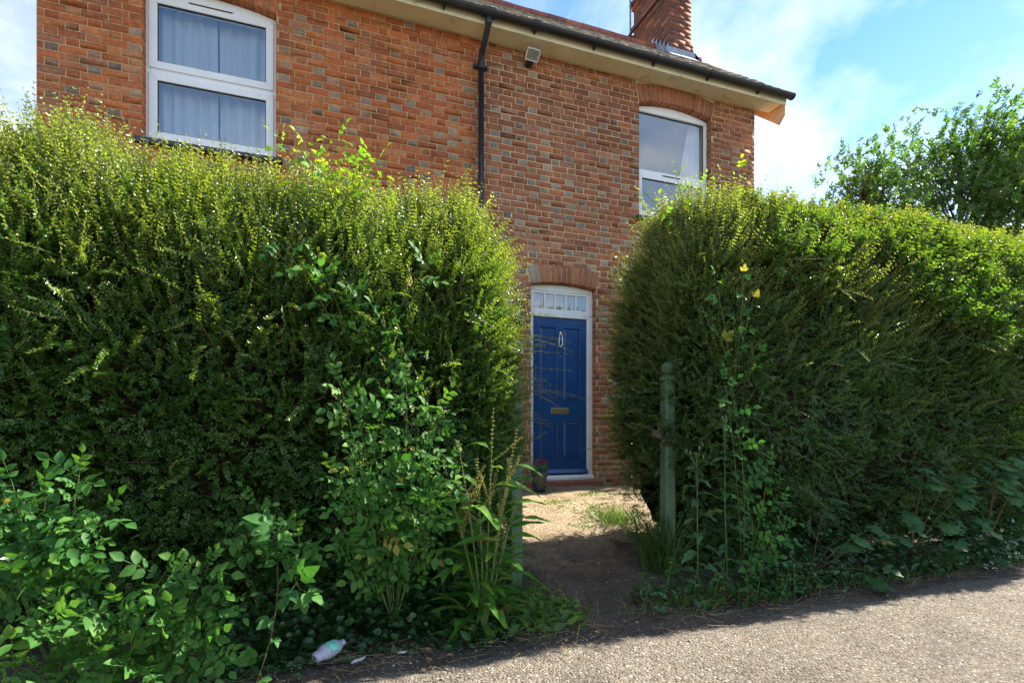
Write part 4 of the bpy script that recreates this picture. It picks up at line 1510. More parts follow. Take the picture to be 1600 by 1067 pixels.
def hedge(name, label, x0, x1, prof, cap0, cap1, hfun, seed, n_shell, n_long, mat, xvis, lean, extra=None, spike=1.0, hz_=2.8):
    r = np.random.default_rng(seed)
    V, F, N = hedge_grid(x0, x1, prof, cap0, cap1, hfun, seed, 0.085)
    root = empty(name, (0.5 * (x0 + x1), -2.35, 0.1), label, 'hedge')
    org = np.array(wloc(root))
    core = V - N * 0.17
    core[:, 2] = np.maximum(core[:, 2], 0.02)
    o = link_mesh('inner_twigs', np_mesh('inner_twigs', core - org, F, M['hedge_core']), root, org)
    wf = lambda c, n: view_weight(c, n) * np.where((c[:, 0] > xvis[0]) & (c[:, 0] < xvis[1]), 1.0, 0.3)
    fb = sines(seed + 9)
    fv = [sines(seed + 20 + k) for k in range(3)]
    swirl = lambda p, sc: np.column_stack([f(p, sc) for f in fv])      # neighbouring sprays lean the same way, clumps differ
    leaves, stems = [], []
    # shell: short leafy sprays filling the clipped face
    P, n = sample_grid(V, F, N, n_shell, wf, r)
    thin = 0.5 + 0.5 * fb(P, 0.55)
    dep = r.random(len(P)) ** 1.3 * 0.16
    P = P - n * (dep + 0.05 + 0.05 * np.clip(-thin, 0, 1))[:, None]
    hgt = np.clip((P[:, 2] - 1.0) / 1.7, 0, 1)[:, None]
    D = n * 0.7 + UP * (0.05 + 0.60 * hgt) + np.array(lean) * 0.3 + 0.40 * swirl(P, 0.5) + r.normal(scale=0.34, size=P.shape)
    yg = np.clip(0.01 + 0.30 * hgt[:, 0] ** 3 + 0.18 * (r.random(len(P)) < 0.06), 0, 1) * r.uniform(0.3, 1.1, len(P)) * np.clip(1.2 - dep * 7, 0.15, 1)
    ref = n * 0.6 + UP * 0.8
    lv, st = shoots(P, D, r.uniform(0.08, 0.15, len(P)), 8, 0.0195, 0.0112, ref, r, young=yg)
    leaves.append(lv)
    # long young shoots standing proud of the face and of the top
    wl = lambda c, n_: wf(c, n_) * (0.06 + np.clip((c[:, 2] - 1.0) / 1.6, 0, 1) ** 1.6 + 1.0 * np.clip(n_[:, 0] * (1 if cap1 else -1), 0, 1) * (c[:, 2] > 0.9))
    P, n = sample_grid(V, F, N, n_long, wl, r)
    P = P - n * 0.10
    hgt = np.clip((P[:, 2] - 1.0) / 1.6, 0, 1)[:, None]
    D = n * 0.7 + UP * (0.10 + 0.62 * hgt) + np.array(lean) * (0.7 * hgt + 0.1) + 0.42 * swirl(P, 0.4) + r.normal(scale=0.32, size=P.shape)
    Ln = r.uniform(0.12, 0.30, len(P)) * (0.75 + 0.45 * hgt[:, 0])
    C = r.normal(scale=0.10, size=P.shape) + np.array([0, 0, 0.08])
    yg = np.clip(0.16 + 0.95 * hgt[:, 0] ** 1.3, 0, 1) * r.uniform(0.35, 1.0, len(P))
    lv, st = shoots(P, D, Ln, 12, 0.0190, 0.0110, n * 0.4 + UP * 0.5 + r.normal(scale=0.4, size=P.shape), r, curve=C, young=yg, young_pow=1.5)
    leaves.append(lv)
    stems.append((st, np.full(len(P), 0.0011)))
    # loose sprays that hang out of the clipped face
    ns = 330
    P, n = sample_grid(V, F, N, ns, lambda c, n_: wf(c, n_) * (c[:, 2] > 0.45) * (c[:, 2] < 2.5), r)
    P = P - n * 0.10
    D = n * 1.0 + UP * r.uniform(-0.1, 0.8, (ns, 1)) + np.array(lean) * 0.4 + r.normal(scale=0.45, size=P.shape)
    C = np.column_stack([r.normal(scale=0.12, size=ns), r.normal(scale=0.08, size=ns), r.uniform(-0.45, 0.05, ns)])
    lv, st = shoots(P, D, r.uniform(0.22, 0.42, ns), 19, 0.0195, 0.0105, np.tile(UP, (ns, 1)) * 0.8 + n * 0.4, r, curve=C, young=r.uniform(0.1, 0.5, ns), young_pow=2.0, gap=0.3)
    leaves.append(lv)
    stems.append((st, np.full(ns, 0.0018)))
    # a few tall whips above the top edge
    nw = int(170 * spike)
    P, n = sample_grid(V, F, N, nw, lambda c, n_: wf(c, n_) * np.clip((c[:, 2] - hz_ + 0.25) * 4, 0, 1), r)
    P = P - n * 0.05
    D = UP * 1.0 + n * 0.2 + np.array(lean) * 0.25 + r.normal(scale=0.16, size=P.shape)
    lv, st = shoots(P, D, r.uniform(0.16, 0.36, nw), 11, 0.0195, 0.0105, r.normal(size=P.shape) + UP * 0.2, r, curve=r.normal(scale=0.06, size=P.shape), young=r.uniform(0.2, 0.75, nw), young_pow=1.0)
    leaves.append(lv)
    stems.append((st, np.full(nw, 0.0022)))
    if extra is not None:
        P, D, Ln, C = extra(r)
        lv, st = shoots(P, D, Ln, 22, 0.0165, 0.0085, np.tile(UP, (len(P), 1)), r, curve=C, young=r.uniform(0.15, 0.6, len(P)), young_pow=1.2, gap=0.25)
        leaves.append(lv)
        stems.append((st, np.full(len(P), 0.0022)))
    bulk('foliage', root, leaves, mat)
    bulk_stems('shoot_stems', root, stems, M['red_stem'])
    # bare inner branches that show through the thin places
    nb = 420
    P, n = sample_grid(V, F, N, nb, wf, r)
    P = P - n * r.uniform(0.13, 0.2, (nb, 1))
    D = n * 0.3 + UP * 0.5 + r.normal(scale=0.6, size=P.shape)
    bulk_stems('inner_branches', root, [((P, unit(D), r.uniform(0.15, 0.45, nb), r.normal(scale=0.15, size=P.shape)), r.uniform(0.0025, 0.005, nb))], M['twig'])
    return V, F, N, root


PL = [(-2.80, 0.0), (-2.92, 0.16), (-3.02, 0.45), (-3.10, 0.9), (-3.13, 1.5), (-3.08, 2.0), (-2.98, 2.31), (-2.80, 2.55), (-2.50, 2.70), (-2.15, 2.74), (-1.85, 2.62), (-1.65, 2.3), (-1.58, 1.8), (-1.6, 0.9), (-1.7, 0.2)]
hl = sines(77)


def sprays_left(r):
    """whips reaching out over the gateway in front of the door"""
    n = 26
    z0 = r.uniform(1.0, 2.15, n)
    P = np.column_stack([r.uniform(1.05, 1.22, n), r.uniform(-2.95, -2.45, n), z0])
    D = np.column_stack([np.full(n, 1.0), r.uniform(-0.35, 0.25, n), r.uniform(-0.25, 0.5, n)])
    return P, unit(D), r.uniform(0.28, 0.56, n), np.column_stack([np.zeros(n), np.zeros(n), r.uniform(-0.35, 0.02, n)])


VL, FL, NL, hedge_left = hedge('clipped_hedge', 'tall dense small leaved evergreen hedge left of the gateway', -3.4, 1.33, PL, None, 0.48,
                               lambda x: 1.0 + 0.012 * hl(np.column_stack([x, x * 0, x * 0]), 1.3), 101, 20000, 7600, M['nitida'], (-2.0, 2.0), (0.15, 0.0, 0.1), extra=sprays_left, hz_=2.6)

PR = [(-2.80, 0.0), (-2.90, 0.16), (-3.02, 0.5), (-3.12, 1.0), (-3.14, 1.6), (-3.08, 2.1), (-2.98, 2.5), (-2.82, 2.8), (-2.52, 3.02), (-2.2, 3.06), (-1.9, 2.92), (-1.72, 2.5), (-1.66, 1.8), (-1.7, 0.9), (-1.8, 0.2)]


def sprays_right(r):
    n = 34
    z0 = r.uniform(0.5, 2.6, n)
    P = np.column_stack([r.uniform(2.55, 2.75, n), r.uniform(-2.6, -1.9, n), z0])
    D = np.column_stack([np.full(n, -1.0), r.uniform(-0.4, 0.3, n), r.uniform(-0.1, 0.7, n)])
    return P, unit(D), r.uniform(0.2, 0.42, n), np.column_stack([np.zeros(n), np.zeros(n), r.uniform(-0.25, 0.05, n)])


def h_right(x):
    return 1.0 + 0.03 * np.clip((x - 2.8) / 0.7, 0, 1) + 0.015 * hl(np.column_stack([x, x * 0 + 3, x * 0]), 1.1)


VR, FR, NR, hedge_right = hedge('clipped_hedge', 'tall dense dark small leaved hedge right of the gateway behind the green post', 2.50, 8.2, PR, 0.72, None,
                                h_right, 202, 20000, 7600, M['nitida2'], (2.0, 7.0), (0.22, 0.0, 0.05), extra=sprays_right, hz_=2.95)

# ------------------------------------------------------------------ bramble thicket growing over the right hedge
r = np.random.default_rng(33)
th = empty('bramble_thicket', (5.4, -2.5, 0.2), 'yellow green bramble thicket sprawling over the top of the right hedge', 'bramble')
fth = sines(5)
nth = 5200
lim = lambda x: 2.42 - 0.26 * np.clip(x - 3.6, 0, 3.2) + 0.13 * 0
P, n = sample_grid(VR, FR, NR, nth, lambda c, n_: view_weight(c, n_) * np.clip((c[:, 2] - lim(c[:, 0]) + 0.28 * fth(c, 1.0)) * 3.0, 0, 1) * np.clip((c[:, 0] - 3.35 + 0.25 * fth(c, 0.7)) * 2.5, 0, 1) * (c[:, 0] < 7.4), r)
P = P + n * r.uniform(-0.04, 0.05, (nth, 1))
D = n * 0.55 + UP * 0.55 + np.array([-0.15, 0, 0.1]) + r.normal(scale=0.45, size=P.shape)
hgt = np.clip((P[:, 2] - 2.0) / 1.2, 0, 1)
lv, st = shoots(P, D, r.uniform(0.10, 0.24, nth), 6, 0.040, 0.026, n * 0.5 + UP * 0.7, r, young=0.75 * hgt ** 2 * r.random(nth), young_pow=1.5, spread=1.0)
bulk('foliage', th, [lv], M['thicket'], leaf_hex)
bulk_stems('canes', th, [(st, np.full(nth, 0.002))], M['red_stem'])
# canes arching up from the ground behind the leaves
mb = MB()
for k in range(9):
    x = 3.7 + k * 0.38
    mb.tube([(x, -2.4, 0.2), (x + 0.1, -2.5, 1.5), (x + 0.05, -2.6, 2.6), (x - 0.1, -2.75, 3.0)], [0.009, 0.008, 0.006, 0.003], 6)
o = mb.build('main_canes', M['red_stem'], th)
o['kind'] = 'stuff'


# ------------------------------------------------------------------ trees beyond the hedge
def tree(label, base, height, crown_c, crown_r, n_br, per, seed, leafL, wind):
    r = np.random.default_rng(seed)
    root = empty('tree', base, label, 'tree', 'trees beyond the right hedge')
    b = Vector(base)
    mb = MB()
    top = Vector((crown_c[0], crown_c[1], crown_c[2] + crown_r[2] * 0.55))
    mid = b.lerp(top, 0.5) + Vector((0.15, 0.1, 0))
    trunk = [b, b.lerp(mid, 0.5) + Vector((0.05, 0, 0)), mid, mid.lerp(top, 0.5), top]
    mb.tube(trunk, [0.17, 0.14, 0.10, 0.06, 0.02], 10)
    mb.build('trunk', M['bark'], root, smooth=True)
    lim = MB()
    tips = []
    for k in range(n_br):
        # limb tips spread through the crown, thicker towards its outside
        v = unit(r.normal(size=3))
        rad = r.uniform(0.35, 1.0) ** 0.5
        tip = np.array(crown_c) + v * np.array(crown_r) * rad
        tip[2] = max(tip[2], crown_c[2] - crown_r[2])
        t = np.clip((tip[2] - base[2]) / (top.z - base[2]) - 0.22, 0.25, 0.92)
        j = t * (len(trunk) - 1)
        i0 = int(j)
        st_ = trunk[i0].lerp(trunk[min(i0 + 1, len(trunk) - 1)], j - i0)
        tp_ = Vector(tip)
        m_ = st_.lerp(tp_, 0.55) + Vector((0, 0, 0.12 * (tp_ - st_).length))
        lim.tube([st_, m_, tp_], [0.024, 0.013, 0.004], 5)
        tips.append((np.array(st_), np.array(m_), np.array(tp_)))
    o = lim.build('limbs', M['bark'], root)
    o['kind'] = 'stuff'
    Ps, Ds = [], []
    for a_, m_, t_ in tips:
        k = per
        u = r.uniform(0.35, 1.08, k)[:, None]
        p = a_ * (1 - u) ** 2 + 2 * m_ * u * (1 - u) + t_ * u ** 2
        sp_ = 0.17 * (0.5 + u)
        Ps.append(p + r.normal(size=(k, 3)) * sp_ * np.array([1, 1, 0.75]))
        Ds.append(np.tile(unit(t_ - a_), (k, 1)))
    P = np.concatenate(Ps)
    D = np.concatenate(Ds) * 0.5 + np.array(wind) + r.normal(scale=0.4, size=P.shape)
    lv, st2 = shoots(P, D, r.uniform(0.14, 0.28, len(P)), 5, leafL, leafL * 0.55, UP[None] * 0.6 + r.normal(scale=0.5, size=P.shape), r, young=r.random(len(P)) * 0.5, young_pow=0.6)
    bulk('crown', root, [lv], M['tree_leaf'], leaf_hex, 0.15, 0.15)
    bulk_stems('twigs', root, [(st2, np.full(len(P), 0.003))], M['bark'])
    return root


tree('broad leafy green tree leaning in the wind behind the right hedge', (12.6, 1.1, 0.4), 8, (12.5, 1.0, 5.6), (1.75, 1.6, 2.3), 58, 62, 61, 0.075, (0.35, 0.0, 0.35))
tree('slim small tree between the house and the larger tree', (9.75, 1.0, 0.4), 6, (9.75, 0.95, 5.0), (0.75, 0.75, 1.6), 26, 46, 62, 0.068, (0.35, 0.0, 0.4))


# ------------------------------------------------------------------ single large leaves as meshes of their own
def ribbed(V, rib):
    return np.array(V), np.array(rib)


def leaf_mesh(name, mat, blades, stalk=None):
    """blades: list of (origin, tip dir, normal, L, W, profile, droop, wave, serr)"""
    Vs, Fs, Rb = [], [], []
    o_ = 0
    for (org, d, n, L, W, prof, droop, wave, serr) in blades:
        d = unit(np.array(d, float))
        s = unit(np.cross(np.array(n, float), d))
        u = np.cross(d, s)
        K = len(prof)
        for j, w in enumerate(prof):
            t = j / (K - 1)
            bend = droop * L * t * t
            c = np.array(org) + d * (L * t) - u * bend
            ww = W * 0.5 * w * (1 + (serr if j % 2 else -serr))
            lift = 0.16 * ww * 2
            for sg in (-1, 0, 1):
                Vs.append(c + s * sg * ww + u * ((lift if sg else 0) + (wave * W * math.sin(t * 14 + sg * 1.3) if sg else 0)))
            if j < K - 1:
                a = o_ + j * 3
                Fs += [(a, a + 1, a + 4, a + 3), (a + 1, a + 2, a + 5, a + 4)]
                Rb += [0.0, 0.0]
        o_ += K * 3
    if stalk:
        for (p, q, rad) in stalk:
            p, q = np.array(p, float), np.array(q, float)
            d = unit(q - p)
            s = unit(np.cross(d, np.array([0, 0.3, 1.0])))
            u = np.cross(d, s)
            for pt in (p, q):
                for k in range(3):
                    Vs.append(pt + (s * math.cos(2.094 * k) + u * math.sin(2.094 * k)) * rad)
            for k in range(3):
                k2 = (k + 1) % 3
                Fs.append((o_ + k, o_ + k2, o_ + 3 + k2, o_ + 3 + k))
                Rb.append(1.0)
            o_ += 6
    return np_mesh(name, np.array(Vs), np.array(Fs), mat, {'rib': ('FLOAT', 'FACE', np.array(Rb))}, smooth=True)


OVATE = [0.04, 0.62, 0.95, 1.0, 0.82, 0.5, 0.03]
BROAD = [0.10, 0.80, 1.0, 0.92, 0.72, 0.42, 0.03]
LANCE = [0.12, 0.55, 0.85, 1.0, 0.98, 0.86, 0.66, 0.38, 0.04]
BX, BZ = (1, 0, 0), (0, 0, 1)
lr = np.random.default_rng(9)


def rose_variant(mat, pairs):
    """pinnate leaf: pairs of leaflets on a stalk with one at the tip; unit length about 0.13"""
    bl = []
    L = 0.055 + 0.026 * pairs
    st_ = [((0, 0, 0), (L * 0.5, 0, 0.004), 0.0011), ((L * 0.5, 0, 0.004), (L, 0, -0.004), 0.0009)]
    for k in range(pairs):
        x = 0.030 + k * 0.030
        for sg in (-1, 1):
            ln = 0.040 * lr.uniform(0.85, 1.15) * (0.8 + 0.2 * k)
            bl.append(((x, 0, 0.003), (0.45 + lr.normal() * 0.1, sg, lr.normal() * 0.18 - 0.05), (lr.normal() * 0.2, lr.normal() * 0.2, 1), ln, ln * 0.62, OVATE, 0.14, 0.0, 0.05))
    ln = 0.046
    bl.append(((L - 0.005, 0, 0), (1, lr.normal() * 0.15, -0.1), (0, lr.normal() * 0.2, 1), ln, ln * 0.66, OVATE, 0.16, 0.0, 0.05))
    return leaf_mesh('leaf', mat, bl, st_)


def bramble_variant(mat):
    """three broad toothed leaflets"""
    bl = []
    st_ = [((0, 0, 0), (0.05, 0, 0.006), 0.0014)]
    for an, sc in ((0, 1.0), (1.05, 0.82), (-1.05, 0.82)):
        ln = 0.078 * sc * lr.uniform(0.9, 1.1)
        bl.append(((0.045 + 0.012 * (an == 0), 0, 0.005), (math.cos(an), math.sin(an), -0.08 + lr.normal() * 0.12), (lr.normal() * 0.15, lr.normal() * 0.2, 1), ln, ln * 0.68, BROAD, 0.20, 0.02, 0.07))
    return leaf_mesh('leaf', mat, bl, st_)


def simple_variant(mat, L, W, prof, droop, wave, serr, stalk=0.02):
    return leaf_mesh('leaf', mat, [((stalk, 0, 0), BX, (lr.normal() * 0.1, lr.normal() * 0.1, 1), L, W, prof, droop, wave, serr)], [((0, 0, 0), (stalk, 0, 0), 0.0013)])


def sycamore_variant(mat):
    """five-lobed leaf, lobes folded about the main veins"""
    S = lr.uniform(0.9, 1.1)
    out = [(0.0, 0.0), (-0.02, 0.030), (-0.030, 0.062), (0.012, 0.058), (0.020, 0.088), (0.050, 0.098), (0.060, 0.055), (0.082, 0.050), (0.098, 0.026), (0.132, 0.0)]
    pts = out + [(x, -y) for x, y in out[-2:0:-1]]
    V = [(0.035, 0, 0.0)]
    for x, y in pts:
        a = math.hypot(x - 0.02, y)
        V.append((x, y, -2.2 * a * a + 0.010 * math.cos(6 * math.atan2(y, x - 0.02)) + lr.normal() * 0.003))
    n = len(pts)
    F = [(0, 1 + k, 1 + (k + 1) % n) for k in range(n)]
    V = np.array(V) * S + np.array([0.05, 0, 0])
    o_ = len(V)
    V = list(V)
    for pt in ((0, 0, 0), (0.055, 0, 0.0)):
        for k in range(3):
            V.append((pt[0], 0.0017 * math.cos(2.094 * k), pt[2] + 0.0017 * math.sin(2.094 * k)))
    Q = [(o_ + k, o_ + (k + 1) % 3, o_ + 3 + (k + 1) % 3, o_ + 3 + k) for k in range(3)]
    return np_mesh('leaf', np.array(V), [np.array(F), np.array(Q)], mat, {'rib': ('FLOAT', 'FACE', np.array([0.0] * n + [1.0] * 3))}, smooth=True)


LV = {
    'rose': [rose_variant(M['rose_leaf'], k) for k in (2, 2, 3, 3)],
    'dusky': [rose_variant(M['dusky_leaf'], k) for k in (2, 3, 3)],
    'lime': [rose_variant(M['lime_leaf'], k) for k in (1, 2, 2)],
    'bramble': [bramble_variant(M['rose_leaf']) for k in range(4)],
    'dock': [simple_variant(M['dock_leaf'], 0.21, 0.052, LANCE, d_, 0.07, 0.0, 0.04) for d_ in (0.25, 0.45, 0.6, 0.8)],
    'syc': [sycamore_variant(M['syc_leaf']) for k in range(4)],
    'nettle': [simple_variant(M['nettle_leaf'], 0.062, 0.036, BROAD, 0.3, 0.02, 0.10, 0.012) for k in range(3)],
    'thistle': [simple_variant(M['thistle_leaf'], 0.13, 0.05, LANCE, 0.5, 0.12, 0.22, 0.01) for k in range(3)],
}


def orient(pos, d, n, sc):
    d = Vector(d).normalized()
    s = Vector(n).cross(d)
    if s.length < 1e-4:
        s = Vector((1, 0, 0)).cross(d)
    s.normalize()
    u = d.cross(s)
    m_ = Matrix(((d.x, s.x, u.x), (d.y, s.y, u.y), (d.z, s.z, u.z))).to_4x4()
    return Matrix.Translation(pos) @ m_ @ Matrix.Scale(sc, 4)


def put_leaf(root, kind, pos, d, n, sc, r, name='leaf'):
    me = LV[kind][r.integers(len(LV[kind]))]
    o = bpy.data.objects.new(name, me)
    col.objects.link(o)
    o.parent = root
    o.matrix_local = orient(Vector(pos) - wloc(root), d, n, sc)
    return o


def climber(name, label, cat, base, tips, kind, per, sc, seed, stem_mat='green_stem', rad=0.0035, t0=0.3, face=(0, -0.75, 0.6), out=(0, -0.45, -0.2), group=None, bulge=0.10, wide=0.9):
    """a plant with stems from its base to each tip and single leaves along them"""
    r = np.random.default_rng(seed)
    root = empty(name, base, label, cat, group)
    b = Vector(base)
    for tip in tips:
        t_ = Vector(tip)
        c = b.lerp(t_, 0.55) + Vector((r.normal() * 0.05, -bulge, 0.15 * (t_ - b).length))
        pts = [b * (1 - u) ** 2 + c * 2 * u * (1 - u) + t_ * u ** 2 for u in np.linspace(0, 1, 7)]
        MB().tube(pts, [rad * (1 - 0.7 * k / 6) for k in range(7)], 5).build('stem', M[stem_mat], root)
        for k in range(per):
            u = t0 + (1 - t0) * (k + 0.5) / per
            p = b * (1 - u) ** 2 + c * 2 * u * (1 - u) + t_ * u ** 2
            tan = ((c - b) * (1 - u) + (t_ - c) * u).normalized()
            side = tan.cross(Vector((0, -1, 0)))
            side = side.normalized() if side.length > 1e-3 else Vector((1, 0, 0))
            sg = 1 if k % 2 else -1
            d = side * sg * wide * r.uniform(0.6, 1.1) + tan * r.uniform(0.1, 0.6) + Vector(out) + Vector(r.normal(scale=0.22, size=3))
            n = Vector(face) + Vector(r.normal(scale=0.3, size=3))
            put_leaf(root, kind, p, d, n, sc * r.uniform(0.55, 1.35), r)
        put_leaf(root, kind, t_, (t_ - c).normalized() + Vector(out) * 0.5, Vector(face) + Vector(r.normal(scale=0.2, size=3)), sc * r.uniform(0.7, 1.0), r)
    return root


# plants in front of and over the left hedge
climber('wild_rose', 'bright green wild rose spilling out at the far left below the hedge', 'rose', (-1.10, -3.22, 0.02),
        [(-1.15, -3.50, 0.97), (-0.92, -3.52, 1.00), (-1.26, -3.46, 0.84), (-0.98, -3.50, 0.78), (-0.84, -3.46, 0.82), (-1.12, -3.52, 0.72), (-1.05, -3.48, 0.90)], 'rose', 15, 1.05, 1, t0=0.45, wide=0.7)
climber('wild_rose', 'spreading mass of mid green rose leaves on the ground at bottom left', 'rose', (-0.75, -3.20, 0.02),
        [(-1.15, -3.56, 0.58), (-0.98, -3.60, 0.44), (-0.78, -3.55, 0.46), (-0.62, -3.50, 0.56), (-0.46, -3.47, 0.56), (-1.10, -3.62, 0.26), (-0.82, -3.60, 0.25), (-0.54, -3.54, 0.34), (-0.36, -3.48, 0.40), (-0.66, -3.58, 0.16), (-0.96, -3.64, 0.14), (-0.42, -3.52, 0.20)],
        'dusky', 18, 1.02, 2, t0=0.3)
climber('bramble', 'bramble cane with large toothed leaves hanging over the bare soil beside the bottle', 'bramble', (-0.20, -3.15, 0.55),
        [(-0.25, -3.58, 0.05), (-0.07, -3.50, 0.42), (-0.16, -3.50, 0.72)], 'bramble', 5, 1.0, 3, stem_mat='red_stem', t0=0.35, bulge=0.2)
climber('wild_rose', 'dusky green rose bush in front of the left hedge beside the dock', 'rose', (0.42, -3.12, 0.05),
        [(0.12, -3.28, 1.42), (0.46, -3.30, 1.45), (0.22, -3.32, 1.20), (0.66, -3.30, 1.30), (0.10, -3.30, 0.95), (0.40, -3.34, 1.02), (0.30, -3.34, 0.70), (0.58, -3.32, 0.72), (0.16, -3.30, 0.58), (0.70, -3.30, 1.00), (0.52, -3.34, 1.18), (0.34, -3.33, 1.32), (0.20, -3.30, 0.80), (0.55, -3.34, 0.88)],
        'dusky', 18, 0.98, 4, t0=0.32)
climber('wild_rose', 'small drooping rose spray on the left hedge above the bottle', 'rose', (-0.05, -3.05, 0.35),
        [(-0.28, -3.26, 0.80), (-0.08, -3.28, 0.62), (-0.20, -3.28, 0.66), (-0.34, -3.26, 0.68)], 'dusky', 6, 1.1, 5, t0=0.4)
climber('bramble', 'lime green bramble shoots catching light on top of the left hedge', 'bramble', (0.12, -2.60, 2.30),
        [(-0.20, -2.74, 2.90), (-0.06, -2.86, 2.84), (0.13, -2.78, 2.96), (0.26, -2.92, 2.78), (0.05, -3.02, 2.62), (0.36, -2.86, 2.82), (0.18, -3.0, 2.70)], 'lime', 8, 1.0, 6, t0=0.45, bulge=0.02, face=(0, -0.5, 0.7))
climber('bindweed', 'green leaves threaded through the middle of the left hedge face', 'climber', (0.25, -3.0, 1.45),
        [(-0.20, -3.17, 2.18), (0.02, -3.18, 2.05), (0.23, -3.20, 1.92), (0.37, -3.20, 1.75), (0.46, -3.20, 1.60), (0.60, -3.16, 2.12)], 'rose', 5, 0.95, 7, t0=0.4, bulge=0.05)
climber('bramble', 'cluster of broad bramble leaves at the left edge of the photo on the hedge', 'bramble', (-1.5, -3.0, 1.5),
        [(-1.36, -3.16, 2.18), (-1.36, -3.18, 1.78), (-1.34, -3.18, 1.62), (-1.38, -3.17, 1.98)], 'bramble', 3, 0.85, 8, t0=0.5, bulge=0.04)

# plants in front of and over the right hedge
climber('bramble', 'bramble climbing the corner of the right hedge above the green post', 'bramble', (2.95, -3.0, 1.45),
        [(2.62, -3.18, 2.24), (2.95, -3.20, 2.10), (2.78, -3.20, 1.90), (3.0, -3.20, 1.72), (2.58, -3.16, 1.96), (2.86, -3.2, 2.28)], 'bramble', 4, 0.72, 9, t0=0.3, bulge=0.06)
climber('wild_rose', 'green rose stem climbing the right hedge from the nettles', 'rose', (2.90, -3.15, 0.05),
        [(2.62, -3.28, 1.50), (2.70, -3.30, 1.24), (2.98, -3.30, 0.92), (2.78, -3.34, 0.62), (3.10, -3.32, 0.66), (2.88, -3.36, 0.34), (3.02, -3.34, 0.45)], 'rose', 8, 1.05, 10, t0=0.3)
climber('bramble', 'bramble shoot arching over the top of the right hedge before the window', 'bramble', (2.95, -2.55, 2.65),
        [(2.36, -2.66, 3.02), (2.66, -2.68, 3.22), (2.88, -2.74, 3.14), (3.35, -2.66, 3.36), (2.40, -2.70, 2.84), (3.15, -2.66, 3.32)], 'lime', 7, 0.75, 11, stem_mat='red_stem', t0=0.35, bulge=0.0, face=(0, -0.4, 0.8))
climber('bindweed', 'bright leafy spray near the right edge of the photo on the hedge', 'climber', (6.3, -2.9, 0.9),
        [(6.20, -3.10, 1.38), (6.55, -3.10, 1.20), (6.32, -3.12, 1.50), (6.42, -3.1, 1.1)], 'lime', 8, 1.0, 12, t0=0.4, bulge=0.04)


# dock with long leaves and seed spikes
def dock(base, seed):
    r = np.random.default_rng(seed)
    root = empty('dock_plant', base, 'tall dock with long wavy leaves and pale seed spikes at the hedge corner', 'dock')
    b = Vector(base)
    tips = [(0.93, -3.38, 1.30), (0.72, -3.40, 1.12), (1.10, -3.30, 1.18), (0.84, -3.36, 1.02), (1.00, -3.42, 0.92), (0.66, -3.36, 0.90), (1.08, -3.38, 0.80)]
    for tip in tips:
        t_ = Vector(tip)
        c = b.lerp(t_, 0.5) + Vector((0, -0.02, 0.12))
        at_ = lambda u: b * (1 - u) ** 2 + c * 2 * u * (1 - u) + t_ * u ** 2
        MB().tube([at_(u) for u in np.linspace(0, 1, 7)], [0.006, 0.0055, 0.005, 0.004, 0.003, 0.002, 0.001], 6).build('stem', M['green_stem'], root)
        for k in range(9):
            u = 0.10 + 0.085 * k
            an = r.uniform(0, 6.283)
            d = Vector((math.cos(an), math.sin(an) * 0.7 - 0.35, 0.7 - 0.06 * k))
            put_leaf(root, 'dock', at_(u), d, (0, -0.3, 1), r.uniform(0.6, 1.05), r)
        # seeds in whorls up the top half, with side spikes
        Bs, Ds = [], []
        spikes = [(0.45, 1.0, None)]
        for q in range(3):
            spikes.append((None, None, (at_(r.uniform(0.5, 0.75)), Vector((r.normal(), r.normal() * 0.5, 1.6)).normalized() * r.uniform(0.12, 0.24))))
        for u0, u1, sp_ in spikes:
            for k in range(26):
                w = k / 25
                p = at_(u0 + (u1 - u0) * w) if sp_ is None else sp_[0] + sp_[1] * w
                for q in range(4):
                    an = r.uniform(0, 6.283)
                    Bs.append((p.x, p.y, p.z))
                    Ds.append((math.cos(an), math.sin(an), -0.5))
        Bs, Ds = np.array(Bs), np.array(Ds)
        n = len(Bs)
        bulk('seed_spike', root, [(Bs + Ds * 0.004, Ds, r.normal(size=(n, 3)) + UP, r.uniform(0.006, 0.010, n), r.uniform(0.005, 0.008, n), r.random(n), r.random(n) * 0.6)], M['seed'], leaf_quads)
    for k in range(34):
        an = r.uniform(0, 6.283)
        d = Vector((math.cos(an), math.sin(an) - 0.4, r.uniform(-0.1, 1.6)))
        put_leaf(root, 'dock', b + Vector((r.normal() * 0.06, r.normal() * 0.04, r.uniform(0.03, 0.38))), d, (-d.x * 0.4, -d.y * 0.4, 1), r.uniform(0.75, 1.35), r)
    return root


dock((0.90, -3.30, 0.02), 41)


